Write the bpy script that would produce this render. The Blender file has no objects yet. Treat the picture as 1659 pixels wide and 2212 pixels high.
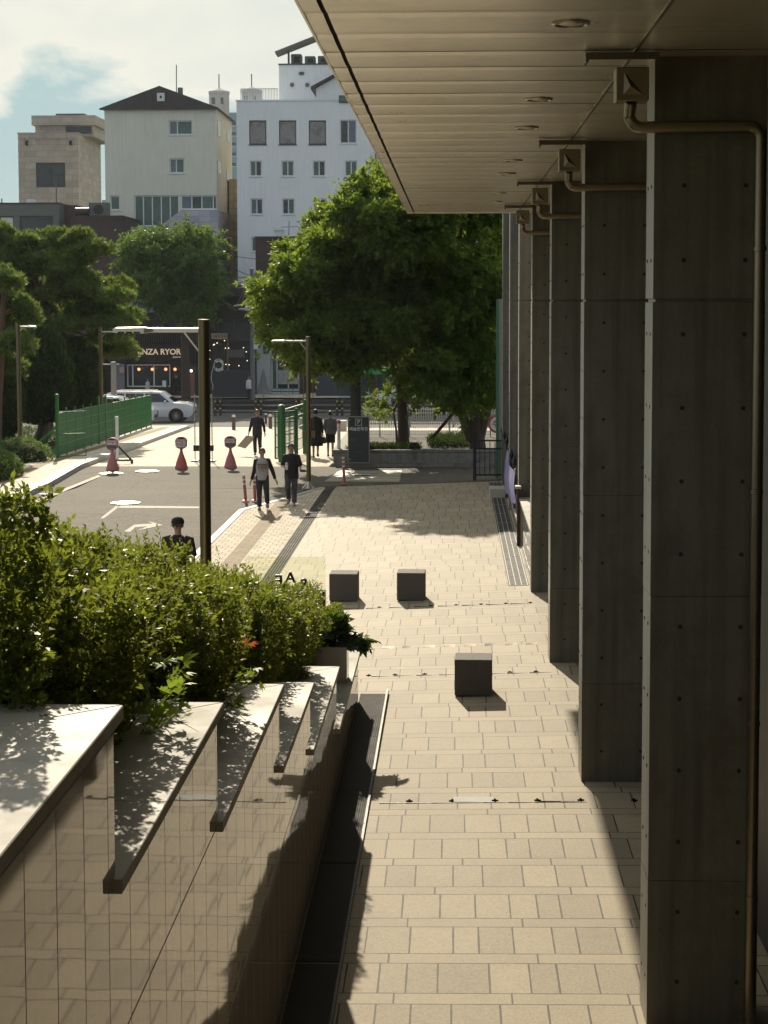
import bpy, bmesh, math, random
import numpy as np
from mathutils import Vector, Matrix
R = math.radians
rnd = random.Random(7)
rng = np.random.default_rng(11)
S = bpy.context.scene
COL = S.collection

# ------------------------------------------------------------------ camera
F = 4000.0; CX, CY = 829.5, 944.0
CAM = Vector((0, 0, 5.4))
yaw, pitch, roll = R(2.155), R(-4.2), R(-0.12)
fwd = Vector((-math.sin(yaw) * math.cos(pitch), math.cos(yaw) * math.cos(pitch), math.sin(pitch)))
rt = Vector((math.cos(yaw), math.sin(yaw), 0))
up = rt.cross(fwd)
rt, up = rt * math.cos(roll) + up * math.sin(roll), up * math.cos(roll) - rt * math.sin(roll)
cd = bpy.data.cameras.new("camera"); cam = bpy.data.objects.new("camera", cd); COL.objects.link(cam)
cam.matrix_world = Matrix(((rt.x, up.x, -fwd.x, 0), (rt.y, up.y, -fwd.y, 0), (rt.z, up.z, -fwd.z, CAM.z), (0, 0, 0, 1)))
cd.sensor_fit = 'VERTICAL'; cd.sensor_height = 36; cd.lens = F / 2212 * 36
cd.shift_y = -162 / 2212; cd.clip_start = 0.1; cd.clip_end = 4000
S.camera = cam

def ray(px, py): return fwd + rt * ((px - CX) / F) + up * ((CY - py) / F)
def pt(px, py, Y):
    d = ray(px, py); return CAM + d * (Y / d.y)
def PX(px, Y, py=650): return pt(px, py, Y).x
def PZ(py, Y, px=829): return pt(px, py, Y).z

# ------------------------------------------------------------------ ground profile (the place slopes gently)
def gz(x, y):
    b = 0.0 if y < 54 else -0.027 * (min(y, 110) - 54)
    if y < 16: c = .008
    elif y < 30: c = .008 + .027 * (y - 16) / 14
    elif y < 56: c = .035
    elif y < 62: c = .035 * (62 - y) / 6
    else: c = 0
    return b + c * max(-6.0, min(0.0, x - 1.44))
def gp(px, py, off=0):
    d = ray(px, py); lo, hi = 3.0, 400.0
    for _ in range(50):
        m = (lo + hi) / 2; p = CAM + d * (m / d.y)
        if p.z > gz(p.x, p.y) + off: lo = m
        else: hi = m
    p = CAM + d * (lo / d.y); return p

# ------------------------------------------------------------------ node helpers / materials
class NT:
    def __init__(s, nt): s.t = nt; nt.nodes.clear()
    def n(s, typ, ins=None, **kw):
        nd = s.t.nodes.new(typ)
        for k, v in kw.items(): setattr(nd, k, v)
        if ins:
            for k, v in ins.items():
                sk = nd.inputs[k]
                if hasattr(v, 'is_linked') or isinstance(v, bpy.types.NodeSocket): s.t.links.new(v, sk)
                else: sk.default_value = v
        return nd
    def math(s, op, a, b=0.0, c=0.0):
        return s.n('ShaderNodeMath', {0: a, 1: b, 2: c}, operation=op).outputs[0]
    def mix(s, f, a, b, mode='MIX'):
        nd = s.n('ShaderNodeMix', data_type='RGBA', blend_type=mode)
        for k, v in ((0, f), (6, a), (7, b)):
            if isinstance(v, bpy.types.NodeSocket): s.t.links.new(v, nd.inputs[k])
            else: nd.inputs[k].default_value = v if k == 0 else (*v, 1)[:4]
        return nd.outputs[2]
    def ramp(s, f, stops):
        nd = s.n('ShaderNodeValToRGB', {0: f}); e = nd.color_ramp.elements
        while len(e) < len(stops): e.new(.5)
        for i, (p, c) in enumerate(stops):
            e[i].position = p; e[i].color = (*c, 1)[:4] if not isinstance(c, (int, float)) else (c, c, c, 1)
        return nd.outputs[0]
MATS = {}
def newmat(name):
    m = bpy.data.materials.new(name); m.use_nodes = True; MATS[name] = m
    t = NT(m.node_tree); out = t.n('ShaderNodeOutputMaterial'); return m, t, out
def mat(name, col, rough=.6, metal=0.0, var=.15, scale=6.0, bump=0.0, bscale=40.0, spec=.5, streak=0.0, emit=0.0, coat=0.0, spotcol=None, spotscale=2.0):
    """plain surface with mottling, optional vertical streaks, stains and bump"""
    m, t, out = newmat(name)
    co = t.n('ShaderNodeTexCoord').outputs['Object']
    nz = t.n('ShaderNodeTexNoise', {'Vector': co, 'Scale': scale, 'Detail': 6.0, 'Roughness': .65}).outputs[0]
    c = t.mix(nz, tuple(x * (1 - var) for x in col), tuple(min(1, x * (1 + var)) for x in col))
    if streak:
        mp = t.n('ShaderNodeMapping', {'Vector': co, 'Scale': (9, 9, .35)}).outputs[0]
        sn = t.n('ShaderNodeTexNoise', {'Vector': mp, 'Scale': 1.0, 'Detail': 5.0}).outputs[0]
        sf = t.ramp(sn, [(.42, 0), (.75, 1)])
        c = t.mix(t.math('MULTIPLY', sf, streak), c, tuple(x * .35 for x in col))
    if spotcol:
        sp = t.n('ShaderNodeTexNoise', {'Vector': co, 'Scale': spotscale, 'Detail': 8.0, 'Roughness': .7}).outputs[0]
        c = t.mix(t.ramp(sp, [(.5, 0), (.68, 1)]), c, spotcol)
    rr = t.n('ShaderNodeMapRange', {0: nz, 3: max(0.02, rough * .8), 4: min(1, rough * 1.2)}).outputs[0]
    b = t.n('ShaderNodeBsdfPrincipled', {'Base Color': c, 'Roughness': rr, 'Metallic': metal, 'Specular IOR Level': spec, 'Coat Weight': coat, 'Coat Roughness': .05})
    if emit:
        b.inputs['Emission Color'].default_value = (*col, 1); b.inputs['Emission Strength'].default_value = emit
    if bump:
        bn = t.n('ShaderNodeTexNoise', {'Vector': co, 'Scale': bscale, 'Detail': 5.0}).outputs[0]
        t.t.links.new(t.n('ShaderNodeBump', {'Strength': bump, 'Distance': .02, 'Height': bn}).outputs[0], b.inputs['Normal'])
    t.t.links.new(b.outputs[0], out.inputs[0]); return m
def glassmat(name, tint=(.8, .9, .85), rough=.02, alpha=.75):
    """thin pane: part see-through, part mirror"""
    m, t, out = newmat(name)
    tr = t.n('ShaderNodeBsdfTransparent', {0: (*tint, 1)}); gl = t.n('ShaderNodeBsdfGlossy', {0: (.9, .9, .9, 1), 'Roughness': rough})
    fr = t.n('ShaderNodeFresnel', {0: 1.5}).outputs[0]
    mx = t.n('ShaderNodeMixShader', {0: fr, 1: tr.outputs[0], 2: gl.outputs[0]})
    t.t.links.new(mx.outputs[0], out.inputs[0]); return m
def leafmat(name, c1, c2, trans=(.35, .5, .05), tf=.45, rough=.45, spec=.4):
    m, t, out = newmat(name)
    g = t.n('ShaderNodeNewGeometry').outputs['Random Per Island']
    c = t.mix(g, c1, c2)
    b = t.n('ShaderNodeBsdfPrincipled', {'Base Color': c, 'Roughness': rough, 'Specular IOR Level': spec})
    tc = t.mix(g, tuple(x * .75 for x in trans), trans)
    tl = t.n('ShaderNodeBsdfTranslucent', {0: tc})
    mx = t.n('ShaderNodeMixShader', {0: tf, 1: b.outputs[0], 2: tl.outputs[0]})
    t.t.links.new(mx.outputs[0], out.inputs[0]); return m

# ------------------------------------------------------------------ mesh builder
def wloc(o):
    v = Vector((0, 0, 0))
    while o: v = v + o.location; o = o.parent
    return v
def tagset(o, label=None, cat=None, group=None, kind=None):
    if label: o['label'] = label
    if cat: o['category'] = cat
    if group: o['group'] = group
    if kind: o['kind'] = kind
    return o
def thing(name, label, cat, loc=(0, 0, 0), group=None):
    o = bpy.data.objects.new(name, None); COL.objects.link(o); o.location = loc; o.empty_display_size = .2
    return tagset(o, label, cat, group)
def copytree(o, parent=None, **kw):
    c = o.copy(); COL.objects.link(c); c.parent = parent
    for ch in list(o.children): copytree(ch, c)
    for k, v in kw.items():
        if k == 'loc': c.location = v
        elif k == 'rz': c.rotation_euler = (0, 0, v)
        else: c[k] = v
    return c
class MB:
    def __init__(s): s.v = []; s.f = []; s.m = []
    def add(s, vs, fs, mi=0):
        o = len(s.v); s.v += [tuple(p) for p in vs]
        s.f += [tuple(i + o for i in f) for f in fs]; s.m += [mi] * len(fs); return s
    def box(s, x0, x1, y0, y1, z0, z1, mi=0):
        if x0 > x1: x0, x1 = x1, x0
        if y0 > y1: y0, y1 = y1, y0
        if z0 > z1: z0, z1 = z1, z0
        vs = [(x0, y0, z0), (x1, y0, z0), (x1, y1, z0), (x0, y1, z0), (x0, y0, z1), (x1, y0, z1), (x1, y1, z1), (x0, y1, z1)]
        return s.add(vs, [(0, 3, 2, 1), (4, 5, 6, 7), (0, 1, 5, 4), (1, 2, 6, 5), (2, 3, 7, 6), (3, 0, 4, 7)], mi)
    def obox(s, c, sx, sy, sz, M=None, mi=0):
        k = MB().box(-sx / 2, sx / 2, -sy / 2, sy / 2, -sz / 2, sz / 2)
        M = M or Matrix.Identity(3)
        return s.add([Vector(c) + M @ Vector(p) for p in k.v], k.f, mi)
    def bar(s, a, b, w, h=None, mi=0):
        a, b = Vector(a), Vector(b); d = b - a; L = d.length; z = d.normalized(); h = h or w
        u = Vector((0, 0, 1)) if abs(z.z) < .95 else Vector((0, 1, 0))
        x = u.cross(z).normalized(); y = z.cross(x)
        M = Matrix((x, y, z)).transposed()
        return s.obox((a + b) / 2, w, h, L, M, mi)
    def prism(s, poly, fn, a, b, mi=0):
        """poly: 2-D outline, fn(u, v, w) -> 3-D, extruded w = a..b"""
        n = len(poly); vs = [fn(u, v, a) for u, v in poly] + [fn(u, v, b) for u, v in poly]
        fs = [tuple(range(n))[::-1], tuple(range(n, 2 * n))] + [(i, (i + 1) % n, n + (i + 1) % n, n + i) for i in range(n)]
        return s.add(vs, fs, mi)
    def loft(s, rings, mi=0, cap=True):
        n = len(rings[0]); vs = [p for r in rings for p in r]; fs = []
        for k in range(len(rings) - 1):
            for i in range(n):
                j = (i + 1) % n; fs.append((k * n + i, k * n + j, (k + 1) * n + j, (k + 1) * n + i))
        if cap: fs += [tuple(range(n))[::-1], tuple(range((len(rings) - 1) * n, len(rings) * n))]
        return s.add(vs, fs, mi)
    def tube(s, pts, rad, n=8, mi=0, cap=True):
        pts = [Vector(p) for p in pts]
        if isinstance(rad, (int, float)): rad = [rad] * len(pts)
        rings = []; px = None
        for i, p in enumerate(pts):
            d = (pts[min(i + 1, len(pts) - 1)] - pts[max(i - 1, 0)]).normalized()
            if px is None: px = d.cross(Vector((0, 0, 1)) if abs(d.z) < .9 else Vector((0, 1, 0))).normalized()
            px = (px - d * px.dot(d)).normalized(); py = d.cross(px)
            rings.append([p + (px * math.cos(2 * math.pi * k / n) + py * math.sin(2 * math.pi * k / n)) * rad[i] for k in range(n)])
        return s.loft(rings, mi, cap)
    def lathe(s, prof, c=(0, 0, 0), n=20, sx=1, sy=1, mi=0):
        rings = [[(c[0] + r * sx * math.cos(2 * math.pi * k / n), c[1] + r * sy * math.sin(2 * math.pi * k / n), c[2] + z) for k in range(n)] for r, z in prof]
        return s.loft(rings, mi)
    def ball(s, c, rx, ry=None, rz=None, nu=12, nv=8, mi=0):
        ry = ry or rx; rz = rz or rx
        prof = [(max(.02, math.sin(math.pi * k / nv)), -math.cos(math.pi * k / nv)) for k in range(nv + 1)]
        rings = [[(c[0] + r * rx * math.cos(2 * math.pi * k / nu), c[1] + r * ry * math.sin(2 * math.pi * k / nu), c[2] + z * rz) for k in range(nu)] for r, z in prof]
        return s.loft(rings, mi)
    def build(s, name, mats, parent=None, smooth=False, bevel=0, label=None, cat=None, group=None, kind=None, seg=1):
        me = bpy.data.meshes.new(name)
        o0 = wloc(parent) if parent else Vector((0, 0, 0))
        me.from_pydata([(p[0] - o0.x, p[1] - o0.y, p[2] - o0.z) for p in s.v], [], s.f)
        mats = mats if isinstance(mats, (list, tuple)) else [mats]
        for m in mats: me.materials.append(m)
        me.polygons.foreach_set('material_index', s.m)
        if bevel:
            bm = bmesh.new(); bm.from_mesh(me)
            es = [e for e in bm.edges if len(e.link_faces) == 2 and e.calc_face_angle(0) > .5]
            bmesh.ops.bevel(bm, geom=es, offset=bevel, segments=seg, affect='EDGES', profile=.6, clamp_overlap=True)
            bm.to_mesh(me); bm.free()
        if smooth:
            me.polygons.foreach_set('use_smooth', [True] * len(me.polygons))
            try: me.set_sharp_from_angle(angle=R(40))
            except Exception: pass
        me.validate(); me.update()
        o = bpy.data.objects.new(name, me); COL.objects.link(o)
        if parent: o.parent = parent
        return tagset(o, label, cat, group, kind)

def quads_obj(name, V, mats, parent=None, nper=4, **kw):
    """V: (N, nper, 3) numpy array of separate leaf polygons"""
    N = V.shape[0]; me = bpy.data.meshes.new(name)
    o0 = np.array(wloc(parent)) if parent else np.zeros(3)
    me.vertices.add(N * nper); me.vertices.foreach_set('co', (V.reshape(-1, 3) - o0).astype(np.float32).ravel())
    me.loops.add(N * nper); me.loops.foreach_set('vertex_index', np.arange(N * nper, dtype=np.int32))
    me.polygons.add(N); me.polygons.foreach_set('loop_start', np.arange(0, N * nper, nper, dtype=np.int32))
    me.polygons.foreach_set('loop_total', np.full(N, nper, dtype=np.int32))
    me.materials.append(mats); me.update(calc_edges=True)
    o = bpy.data.objects.new(name, me); COL.objects.link(o)
    if parent: o.parent = parent
    return tagset(o, **kw)
def unit(a): return a / np.maximum(1e-9, np.linalg.norm(a, axis=-1, keepdims=True))
def leaves(P, D, L, W, nbias=(0, 0, 1), nb=.6, curl=.15):
    """leaf polygons at P along directions D; L, W arrays or floats"""
    N = len(P); D = unit(D)
    nr = unit(rng.normal(size=(N, 3)) + np.array(nbias) * nb * 2)
    side = unit(np.cross(D, nr)); nrm = np.cross(side, D)
    L = np.broadcast_to(np.asarray(L, float), (N,))[:, None]; W = np.broadcast_to(np.asarray(W, float), (N,))[:, None]
    a = P; b = P + D * L * .45 + side * W * .5 + nrm * L * curl * .3; c = P + D * L - nrm * L * curl; d = P + D * L * .45 - side * W * .5 + nrm * L * curl * .3
    return np.stack([a, b, c, d], 1)
def text_mb(body, size, origin, ex=.01, align='CENTER', mirror=False, axis='front', shear=0, bold=0, mb=None, mi=0, xscale=1, tilt=None):
    cu = bpy.data.curves.new('t', 'FONT'); cu.body = body; cu.size = size; cu.extrude = ex; cu.align_x = align; cu.align_y = 'CENTER'; cu.shear = shear; cu.offset = bold
    cu.resolution_u = 3
    ob = bpy.data.objects.new('t', cu); COL.objects.link(ob)
    dg = bpy.context.evaluated_depsgraph_get(); me = bpy.data.meshes.new_from_object(ob.evaluated_get(dg))
    mb = mb or MB(); o = Vector(origin); vs = []
    for v in me.vertices:
        x, y, z = v.co.x * xscale * (-1 if mirror else 1), v.co.y, v.co.z
        if axis == 'front': vs.append((o.x + x, o.y - z, o.z + y))
        elif axis == 'flat': vs.append((o.x + x, o.y + y, o.z + z))
        else: vs.append((o.x - z, o.y - x, o.z + y))
    mb.add(vs, [tuple(p.vertices) for p in me.polygons], mi)
    bpy.data.objects.remove(ob); bpy.data.curves.remove(cu); bpy.data.meshes.remove(me)
    return mb
def sheet(name, rows, off, m, kind='structure', step=1.0, xstep=.6, **kw):
    """ground-hugging sheet; rows = [(y, x_left, x_right), ...]"""
    ys = []
    for (a, _, _), (b, _, _) in zip(rows, rows[1:]):
        n = max(1, int((b - a) / step)); ys += [a + (b - a) * i / n for i in range(n)]
    ys.append(rows[-1][0])
    wmax = max(r[2] - r[1] for r in rows); nc = max(1, min(60, int(wmax / xstep)))
    def ends(y):
        for (a, l0, r0), (b, l1, r1) in zip(rows, rows[1:]):
            if a <= y <= b:
                t = (y - a) / max(1e-6, b - a); return l0 + (l1 - l0) * t, r0 + (r1 - r0) * t
        return rows[-1][1:]
    vs = []; fs = []
    for y in ys:
        l, r = ends(y)
        for i in range(nc + 1):
            x = l + (r - l) * i / nc; vs.append((x, y, gz(x, y) + off))
    for j in range(len(ys) - 1):
        for i in range(nc):
            a = j * (nc + 1) + i; fs.append((a, a + 1, a + nc + 2, a + nc + 1))
    return MB().add(vs, fs).build(name, m, kind=kind, **kw)
# ------------------------------------------------------------------ light and sky
SUNV = Vector((-0.342, 1.82, 1.0))            # towards the sun
sun_el = math.atan2(SUNV.z, math.hypot(SUNV.x, SUNV.y)); sun_az = math.atan2(SUNV.x, SUNV.y)
sd = bpy.data.lights.new("sun", 'SUN'); sd.energy = 4.6; sd.angle = R(.55); sd.color = (1, .89, .69)
sun = bpy.data.objects.new("sun", sd); COL.objects.link(sun)
sun.rotation_euler = (-SUNV).to_track_quat('-Z', 'Y').to_euler(); sun.location = (0, 30, 40)
W = bpy.data.worlds.new("World"); S.world = W; W.use_nodes = True
t = NT(W.node_tree)
sky = t.n('ShaderNodeTexSky', sky_type='NISHITA', sun_disc=False, sun_elevation=sun_el, sun_rotation=sun_az, altitude=50, air_density=1.0, dust_density=1.6, ozone_density=1.2)
gen = t.n('ShaderNodeTexCoord').outputs['Generated']
sep = t.n('ShaderNodeSeparateXYZ', {0: gen})
# cloud layer: billowy noise in direction space, denser and brighter above, open blue patches low down
mp = t.n('ShaderNodeMapping', {'Vector': gen, 'Scale': (1.0, 1.0, 2.4), 'Location': (.31, 0, .12)}).outputs[0]
cn = t.n('ShaderNodeTexNoise', {'Vector': mp, 'Scale': 7.0, 'Detail': 9.0, 'Roughness': .56, 'Distortion': .25}).outputs[0]
hi = t.n('ShaderNodeMapRange', {0: sep.outputs[2], 1: .05, 2: .14, 3: -.09, 4: .12}).outputs[0]
cf = t.ramp(t.math('ADD', cn, hi), [(.46, 0), (.56, 1)])
ed = t.ramp(t.math('ADD', cn, hi), [(.5, 1), (.75, 0)])
cloudc = t.mix(ed, (4.55, 4.75, 4.35), (5.6, 5.5, 4.75))
skyd = (2.3, 3.45, 3.6)
skyc = t.mix(cf, skyd, cloudc)
sdot = t.n('ShaderNodeVectorMath', {0: gen, 1: tuple(SUNV.normalized())}, operation='DOT_PRODUCT').outputs['Value']
near = t.n('ShaderNodeMapRange', {0: sdot, 1: .0, 2: .78, 3: .0, 4: .93}).outputs[0]   # thin cloud shines where it stands before the sun
milky = t.mix(.75, sky.outputs[0], (3.7, 4.1, 4.45))
fin = t.mix(near, milky, skyc)
bg = t.n('ShaderNodeBackground', {0: fin, 1: .13})
t.t.links.new(bg.outputs[0], t.n('ShaderNodeOutputWorld').inputs[0])
S.view_settings.view_transform = 'Standard'; S.view_settings.look = 'None'; S.view_settings.gamma = 1; S.view_settings.exposure = 0.3
S.cycles.max_bounces = 8; S.cycles.diffuse_bounces = 4; S.cycles.transparent_max_bounces = 8
S.cycles.sample_clamp_indirect = 8; S.cycles.use_denoising = True

# ------------------------------------------------------------------ paving materials
def paving(name, base, period, wide, tw, nw, jc, joint=.006, speck=.18, skew=0.0):
    m, t, out = newmat(name)
    co = t.n('ShaderNodeTexCoord').outputs['Object']; sp = t.n('ShaderNodeSeparateXYZ', {0: co})
    x, y = sp.outputs[0], sp.outputs[1]
    v = t.math('DIVIDE', y, period); row = t.math('FLOOR', v); fv = t.math('MULTIPLY', t.math('SUBTRACT', v, row), period)
    nar = t.math('GREATER_THAN', fv, wide)
    def cells(w, k):
        u = t.math('ADD', t.math('DIVIDE', x, w), t.math('MULTIPLY', row, k))
        d = t.n('ShaderNodeTexVoronoi', {'W': u, 'Scale': 1.0, 'Randomness': .8}, voronoi_dimensions='1D', feature='DISTANCE_TO_EDGE').outputs[0]
        c = t.n('ShaderNodeTexVoronoi', {'W': u, 'Scale': 1.0, 'Randomness': .8}, voronoi_dimensions='1D', feature='F1').outputs['Color']
        return t.math('MULTIPLY', d, w), c
    d1, c1 = cells(tw, 17.31); d2, c2 = cells(nw, 5.77)
    dx = t.n('ShaderNodeMix', {0: nar, 2: d1, 3: d2}, data_type='FLOAT').outputs[0]
    cc = t.mix(nar, c1, c2)
    dy = t.math('MINIMUM', t.math('ABSOLUTE', fv), t.math('MINIMUM', t.math('ABSOLUTE', t.math('SUBTRACT', fv, wide)), t.math('ABSOLUTE', t.math('SUBTRACT', fv, period))))
    wob = t.n('ShaderNodeTexNoise', {'Vector': co, 'Scale': 3.0, 'Detail': 3.0}).outputs[0]
    jw = t.math('MULTIPLY', t.math('ADD', wob, .25), joint * 1.3)
    dmin = t.math('MINIMUM', dx, dy)
    jm = t.math('LESS_THAN', dmin, jw)
    g1 = t.n('ShaderNodeTexNoise', {'Vector': co, 'Scale': 42.0, 'Detail': 3.0, 'Roughness': .85}).outputs[0]
    g2 = t.n('ShaderNodeTexNoise', {'Vector': co, 'Scale': .7, 'Detail': 5.0}).outputs[0]
    tv = t.n('ShaderNodeSeparateColor', {0: cc}).outputs[0]
    val = t.math('ADD', t.math('MULTIPLY', t.math('SUBTRACT', g1, .5), speck * 4), t.math('ADD', t.math('MULTIPLY', t.math('SUBTRACT', tv, .5), .26), t.math('MULTIPLY', t.math('SUBTRACT', g2, .5), .3)))
    c = t.mix(t.math('ADD', val, .5), tuple(k * .55 for k in base), tuple(min(1, k * 1.45) for k in base))
    c = t.mix(t.math('MULTIPLY', nar, .35), c, tuple(min(1, k * 1.12) for k in base))
    st = t.n('ShaderNodeTexNoise', {'Vector': co, 'Scale': 1.7, 'Detail': 9.0, 'Roughness': .75}).outputs[0]
    c = t.mix(t.ramp(st, [(.52, 0), (.75, .45)]), c, tuple(k * .55 for k in base))
    c = t.mix(jm, c, jc)
    b = t.n('ShaderNodeBsdfPrincipled', {'Base Color': c, 'Roughness': .72, 'Specular IOR Level': .3})
    bh = t.math('SUBTRACT', t.math('MULTIPLY', g1, .5), t.math('MULTIPLY', jm, 1.0))
    t.t.links.new(t.n('ShaderNodeBump', {'Strength': .35, 'Distance': .004, 'Height': bh}).outputs[0], b.inputs['Normal'])
    t.t.links.new(b.outputs[0], out.inputs[0]); return m
pave_m = paving("granite slab paving", (.345, .283, .195), .885, .66, .31, .98, (.06, .046, .03), joint=.0078, speck=.42)
def brickpave(name, base, mort, bw, bh, rot=0):
    m, t, out = newmat(name)
    co = t.n('ShaderNodeTexCoord').outputs['Object']
    mp = t.n('ShaderNodeMapping', {'Vector': co, 'Rotation': (0, 0, rot)}).outputs[0]
    br = t.n('ShaderNodeTexBrick', {'Vector': mp, 'Color1': (*[k * .82 for k in base], 1), 'Color2': (*[min(1, k * 1.18) for k in base], 1), 'Mortar': (*mort, 1), 'Scale': 1.0, 'Mortar Size': .011, 'Mortar Smooth': .1, 'Brick Width': bw, 'Row Height': bh, 'Bias': 0.0}).outputs['Color']
    nz = t.n('ShaderNodeTexNoise', {'Vector': co, 'Scale': 1.3, 'Detail': 6.0}).outputs[0]
    c = t.mix(t.ramp(nz, [(.4, 0), (.75, .4)]), br, tuple(k * .6 for k in base))
    b = t.n('ShaderNodeBsdfPrincipled', {'Base Color': c, 'Roughness': .8, 'Specular IOR Level': .25})
    t.t.links.new(b.outputs[0], out.inputs[0]); return m
brick_m = brickpave("small block paving", (.52, .43, .32), (.16, .10, .05), .22, .30)
cross_m = brickpave("pale crossing blocks", (.66, .56, .43), (.26, .18, .11), .45, .6)
def asphalt(name, base):
    m, t, out = newmat(name)
    co = t.n('ShaderNodeTexCoord').outputs['Object']
    g = t.n('ShaderNodeTexNoise', {'Vector': co, 'Scale': 11.0, 'Detail': 6.0, 'Roughness': .85}).outputs[0]
    l = t.n('ShaderNodeTexNoise', {'Vector': co, 'Scale': .45, 'Detail': 6.0}).outputs[0]
    f = t.math('ADD', t.math('MULTIPLY', t.math('SUBTRACT', g, .5), 3.4), t.math('ADD', .5, t.math('MULTIPLY', t.math('SUBTRACT', l, .5), .7)))
    c = t.mix(f, tuple(k * .5 for k in base), tuple(k * 1.6 for k in base))
    vr = t.n('ShaderNodeTexVoronoi', {'Vector': co, 'Scale': .35}, feature='DISTANCE_TO_EDGE').outputs[0]
    c = t.mix(t.ramp(vr, [(.0, .55), (.012, 0)]), c, (.02, .018, .016))
    b = t.n('ShaderNodeBsdfPrincipled', {'Base Color': c, 'Roughness': .85, 'Specular IOR Level': .2})
    t.t.links.new(t.n('ShaderNodeBump', {'Strength': .6, 'Distance': .01, 'Height': g}).outputs[0], b.inputs['Normal'])
    t.t.links.new(b.outputs[0], out.inputs[0]); return m
asph_m = asphalt("worn asphalt", (.105, .089, .066)); street_m = asphalt("street asphalt", (.09, .085, .08))
tact_m = brickpave("brown tactile strip", (.24, .165, .09), (.09, .06, .03), .3, .3)
kerb_m = mat("kerb granite", (.42, .38, .32), .6, bump=.2)
soil_m = mat("dark planting soil", (.05, .038, .025), .95, var=.5, scale=8, bump=.8, bscale=18)
gardn_m = mat("shaded lawn", (.05, .075, .022), .95, var=.5, scale=3, bump=.8, bscale=25, spotcol=(.09, .07, .035))
paintw_m = mat("worn white road paint", (.27, .23, .17), .75, var=.3, scale=9, spotcol=(.14, .12, .09), spotscale=7)
painty_m = mat("worn cream paving paint", (.34, .30, .20), .6, var=.3, scale=6)
iron_m = mat("dark cast iron", (.035, .03, .028), .5, .6, bump=.2)
steel_m = mat("brushed stainless steel", (.62, .58, .5), .25, 1.0, var=.1)
cover_m = mat("bright worn manhole steel", (.75, .72, .66), .32, .9, var=.12, scale=30)
black_m = mat("matt black steel", (.012, .012, .013), .45)
dark_m = mat("dark void", (.004, .004, .004), 1.0, spec=0)

# ------------------------------------------------------------------ ground
MB().add([(-900, -60, -.5), (900, -60, -.5), (900, 60, -.5), (-900, 60, -.5), (900, 110, -1.75), (-900, 110, -1.75), (900, 1500, -1.75), (-900, 1500, -1.75)],
         [(0, 1, 2, 3), (3, 2, 4, 5), (5, 4, 6, 7)]).build("ground", gardn_m, kind='structure')
kx = lambda y: -12.4 - .0325 * (y - 54.9)
fx = lambda y: -14.25 - .043 * (y - 66)
sheet("plaza_paving", [(-3, -1.4, 2.7), (24, -1.4, 2.7), (24.1, -3.55, 2.7), (56, -3.55, 2.7)], 0, pave_m)
sheet("walkway_paving", [(22, -5.6, -3.86), (49.5, -5.6, -3.86), (53.5, -4.35, -3.86), (55.6, -3.95, -3.86)], 0.0, brick_m)
sheet("tactile_path", [(24, -4.96, -4.58), (51.9, -4.96, -4.58)], .005, tact_m)
sheet("driveway", [(20, -13, -5.79), (49.4, kx(49.4) + .1, -5.79), (53.6, kx(53.6) + .1, -4.55), (55.9, kx(55.9) + .1, -4.15), (56.35, kx(56.3) + .1, 2.9), (63.4, kx(63.4) + .1, 2.9)], -.03, asph_m)
sheet("crossing_paving", [(63.45, kx(63.45) + .1, -4.3), (75.2, kx(75.2) + .1, -4.3), (75.3, kx(75.3) + .1, 14), (96.5, kx(96.5) + .1, 14)], -.03, cross_m, xstep=1)
sheet("pavement", [(44, fx(44) - .5, kx(44) - .3), (95, fx(95) - .5, kx(95) - .3)], .11, cross_m, xstep=1)
sheet("pavement_tactile_path", [(44, -13.9 - .0, -13.5), (93, -14.75, -14.3)], .115, tact_m)
sheet("street", [(96.5, -90, 90), (110, -90, 90), (131, -90, 90)], -.05, street_m, xstep=4)
sheet("far_pavement", [(131, -90, 90), (140, -90, 90)], .08, cross_m, xstep=4)
sheet("garden", [(40, -60, fx(40) - .5), (96, -60, fx(96) - .5)], .1, gardn_m, xstep=2)
# kerb stones
def kerb(name, pts, w, off0, off1, label):
    mb = MB(); ring = []
    for (x, y), (x2, y2) in zip(pts, pts[1:]):
        L = math.hypot(x2 - x, y2 - y); n = max(1, round(L / 1.0))
        nx, ny = (y2 - y) / L * w / 2, -(x2 - x) / L * w / 2
        for i in range(n):
            a, b = (i + .004) / n, (i + .996) / n
            q = [(x + (x2 - x) * k + s * nx, y + (y2 - y) * k + s * ny) for k, s in ((a, -1), (a, 1), (b, 1), (b, -1))]
            vs = [(px, py, gz(px, py) + off0) for px, py in q] + [(px, py, gz(px, py) + off1) for px, py in q]
            mb.add(vs, [(0, 1, 2, 3)[::-1], (4, 5, 6, 7), (0, 1, 5, 4), (1, 2, 6, 5), (2, 3, 7, 6), (3, 0, 4, 7)])
    return mb.build(name, kerb_m, kind='structure')
kerb("kerb", [(kx(44) - .12, 44), (kx(60) - .12, 60), (kx(80) - .12, 80), (kx(94.6) - .12, 94.6)], .34, -.2, .13, '')
kerb("walkway_kerb", [(-5.7, 22), (-5.7, 49.5), (-4.44, 53.6), (-3.98, 55.85)], .17, -.15, .012, '')
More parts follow.
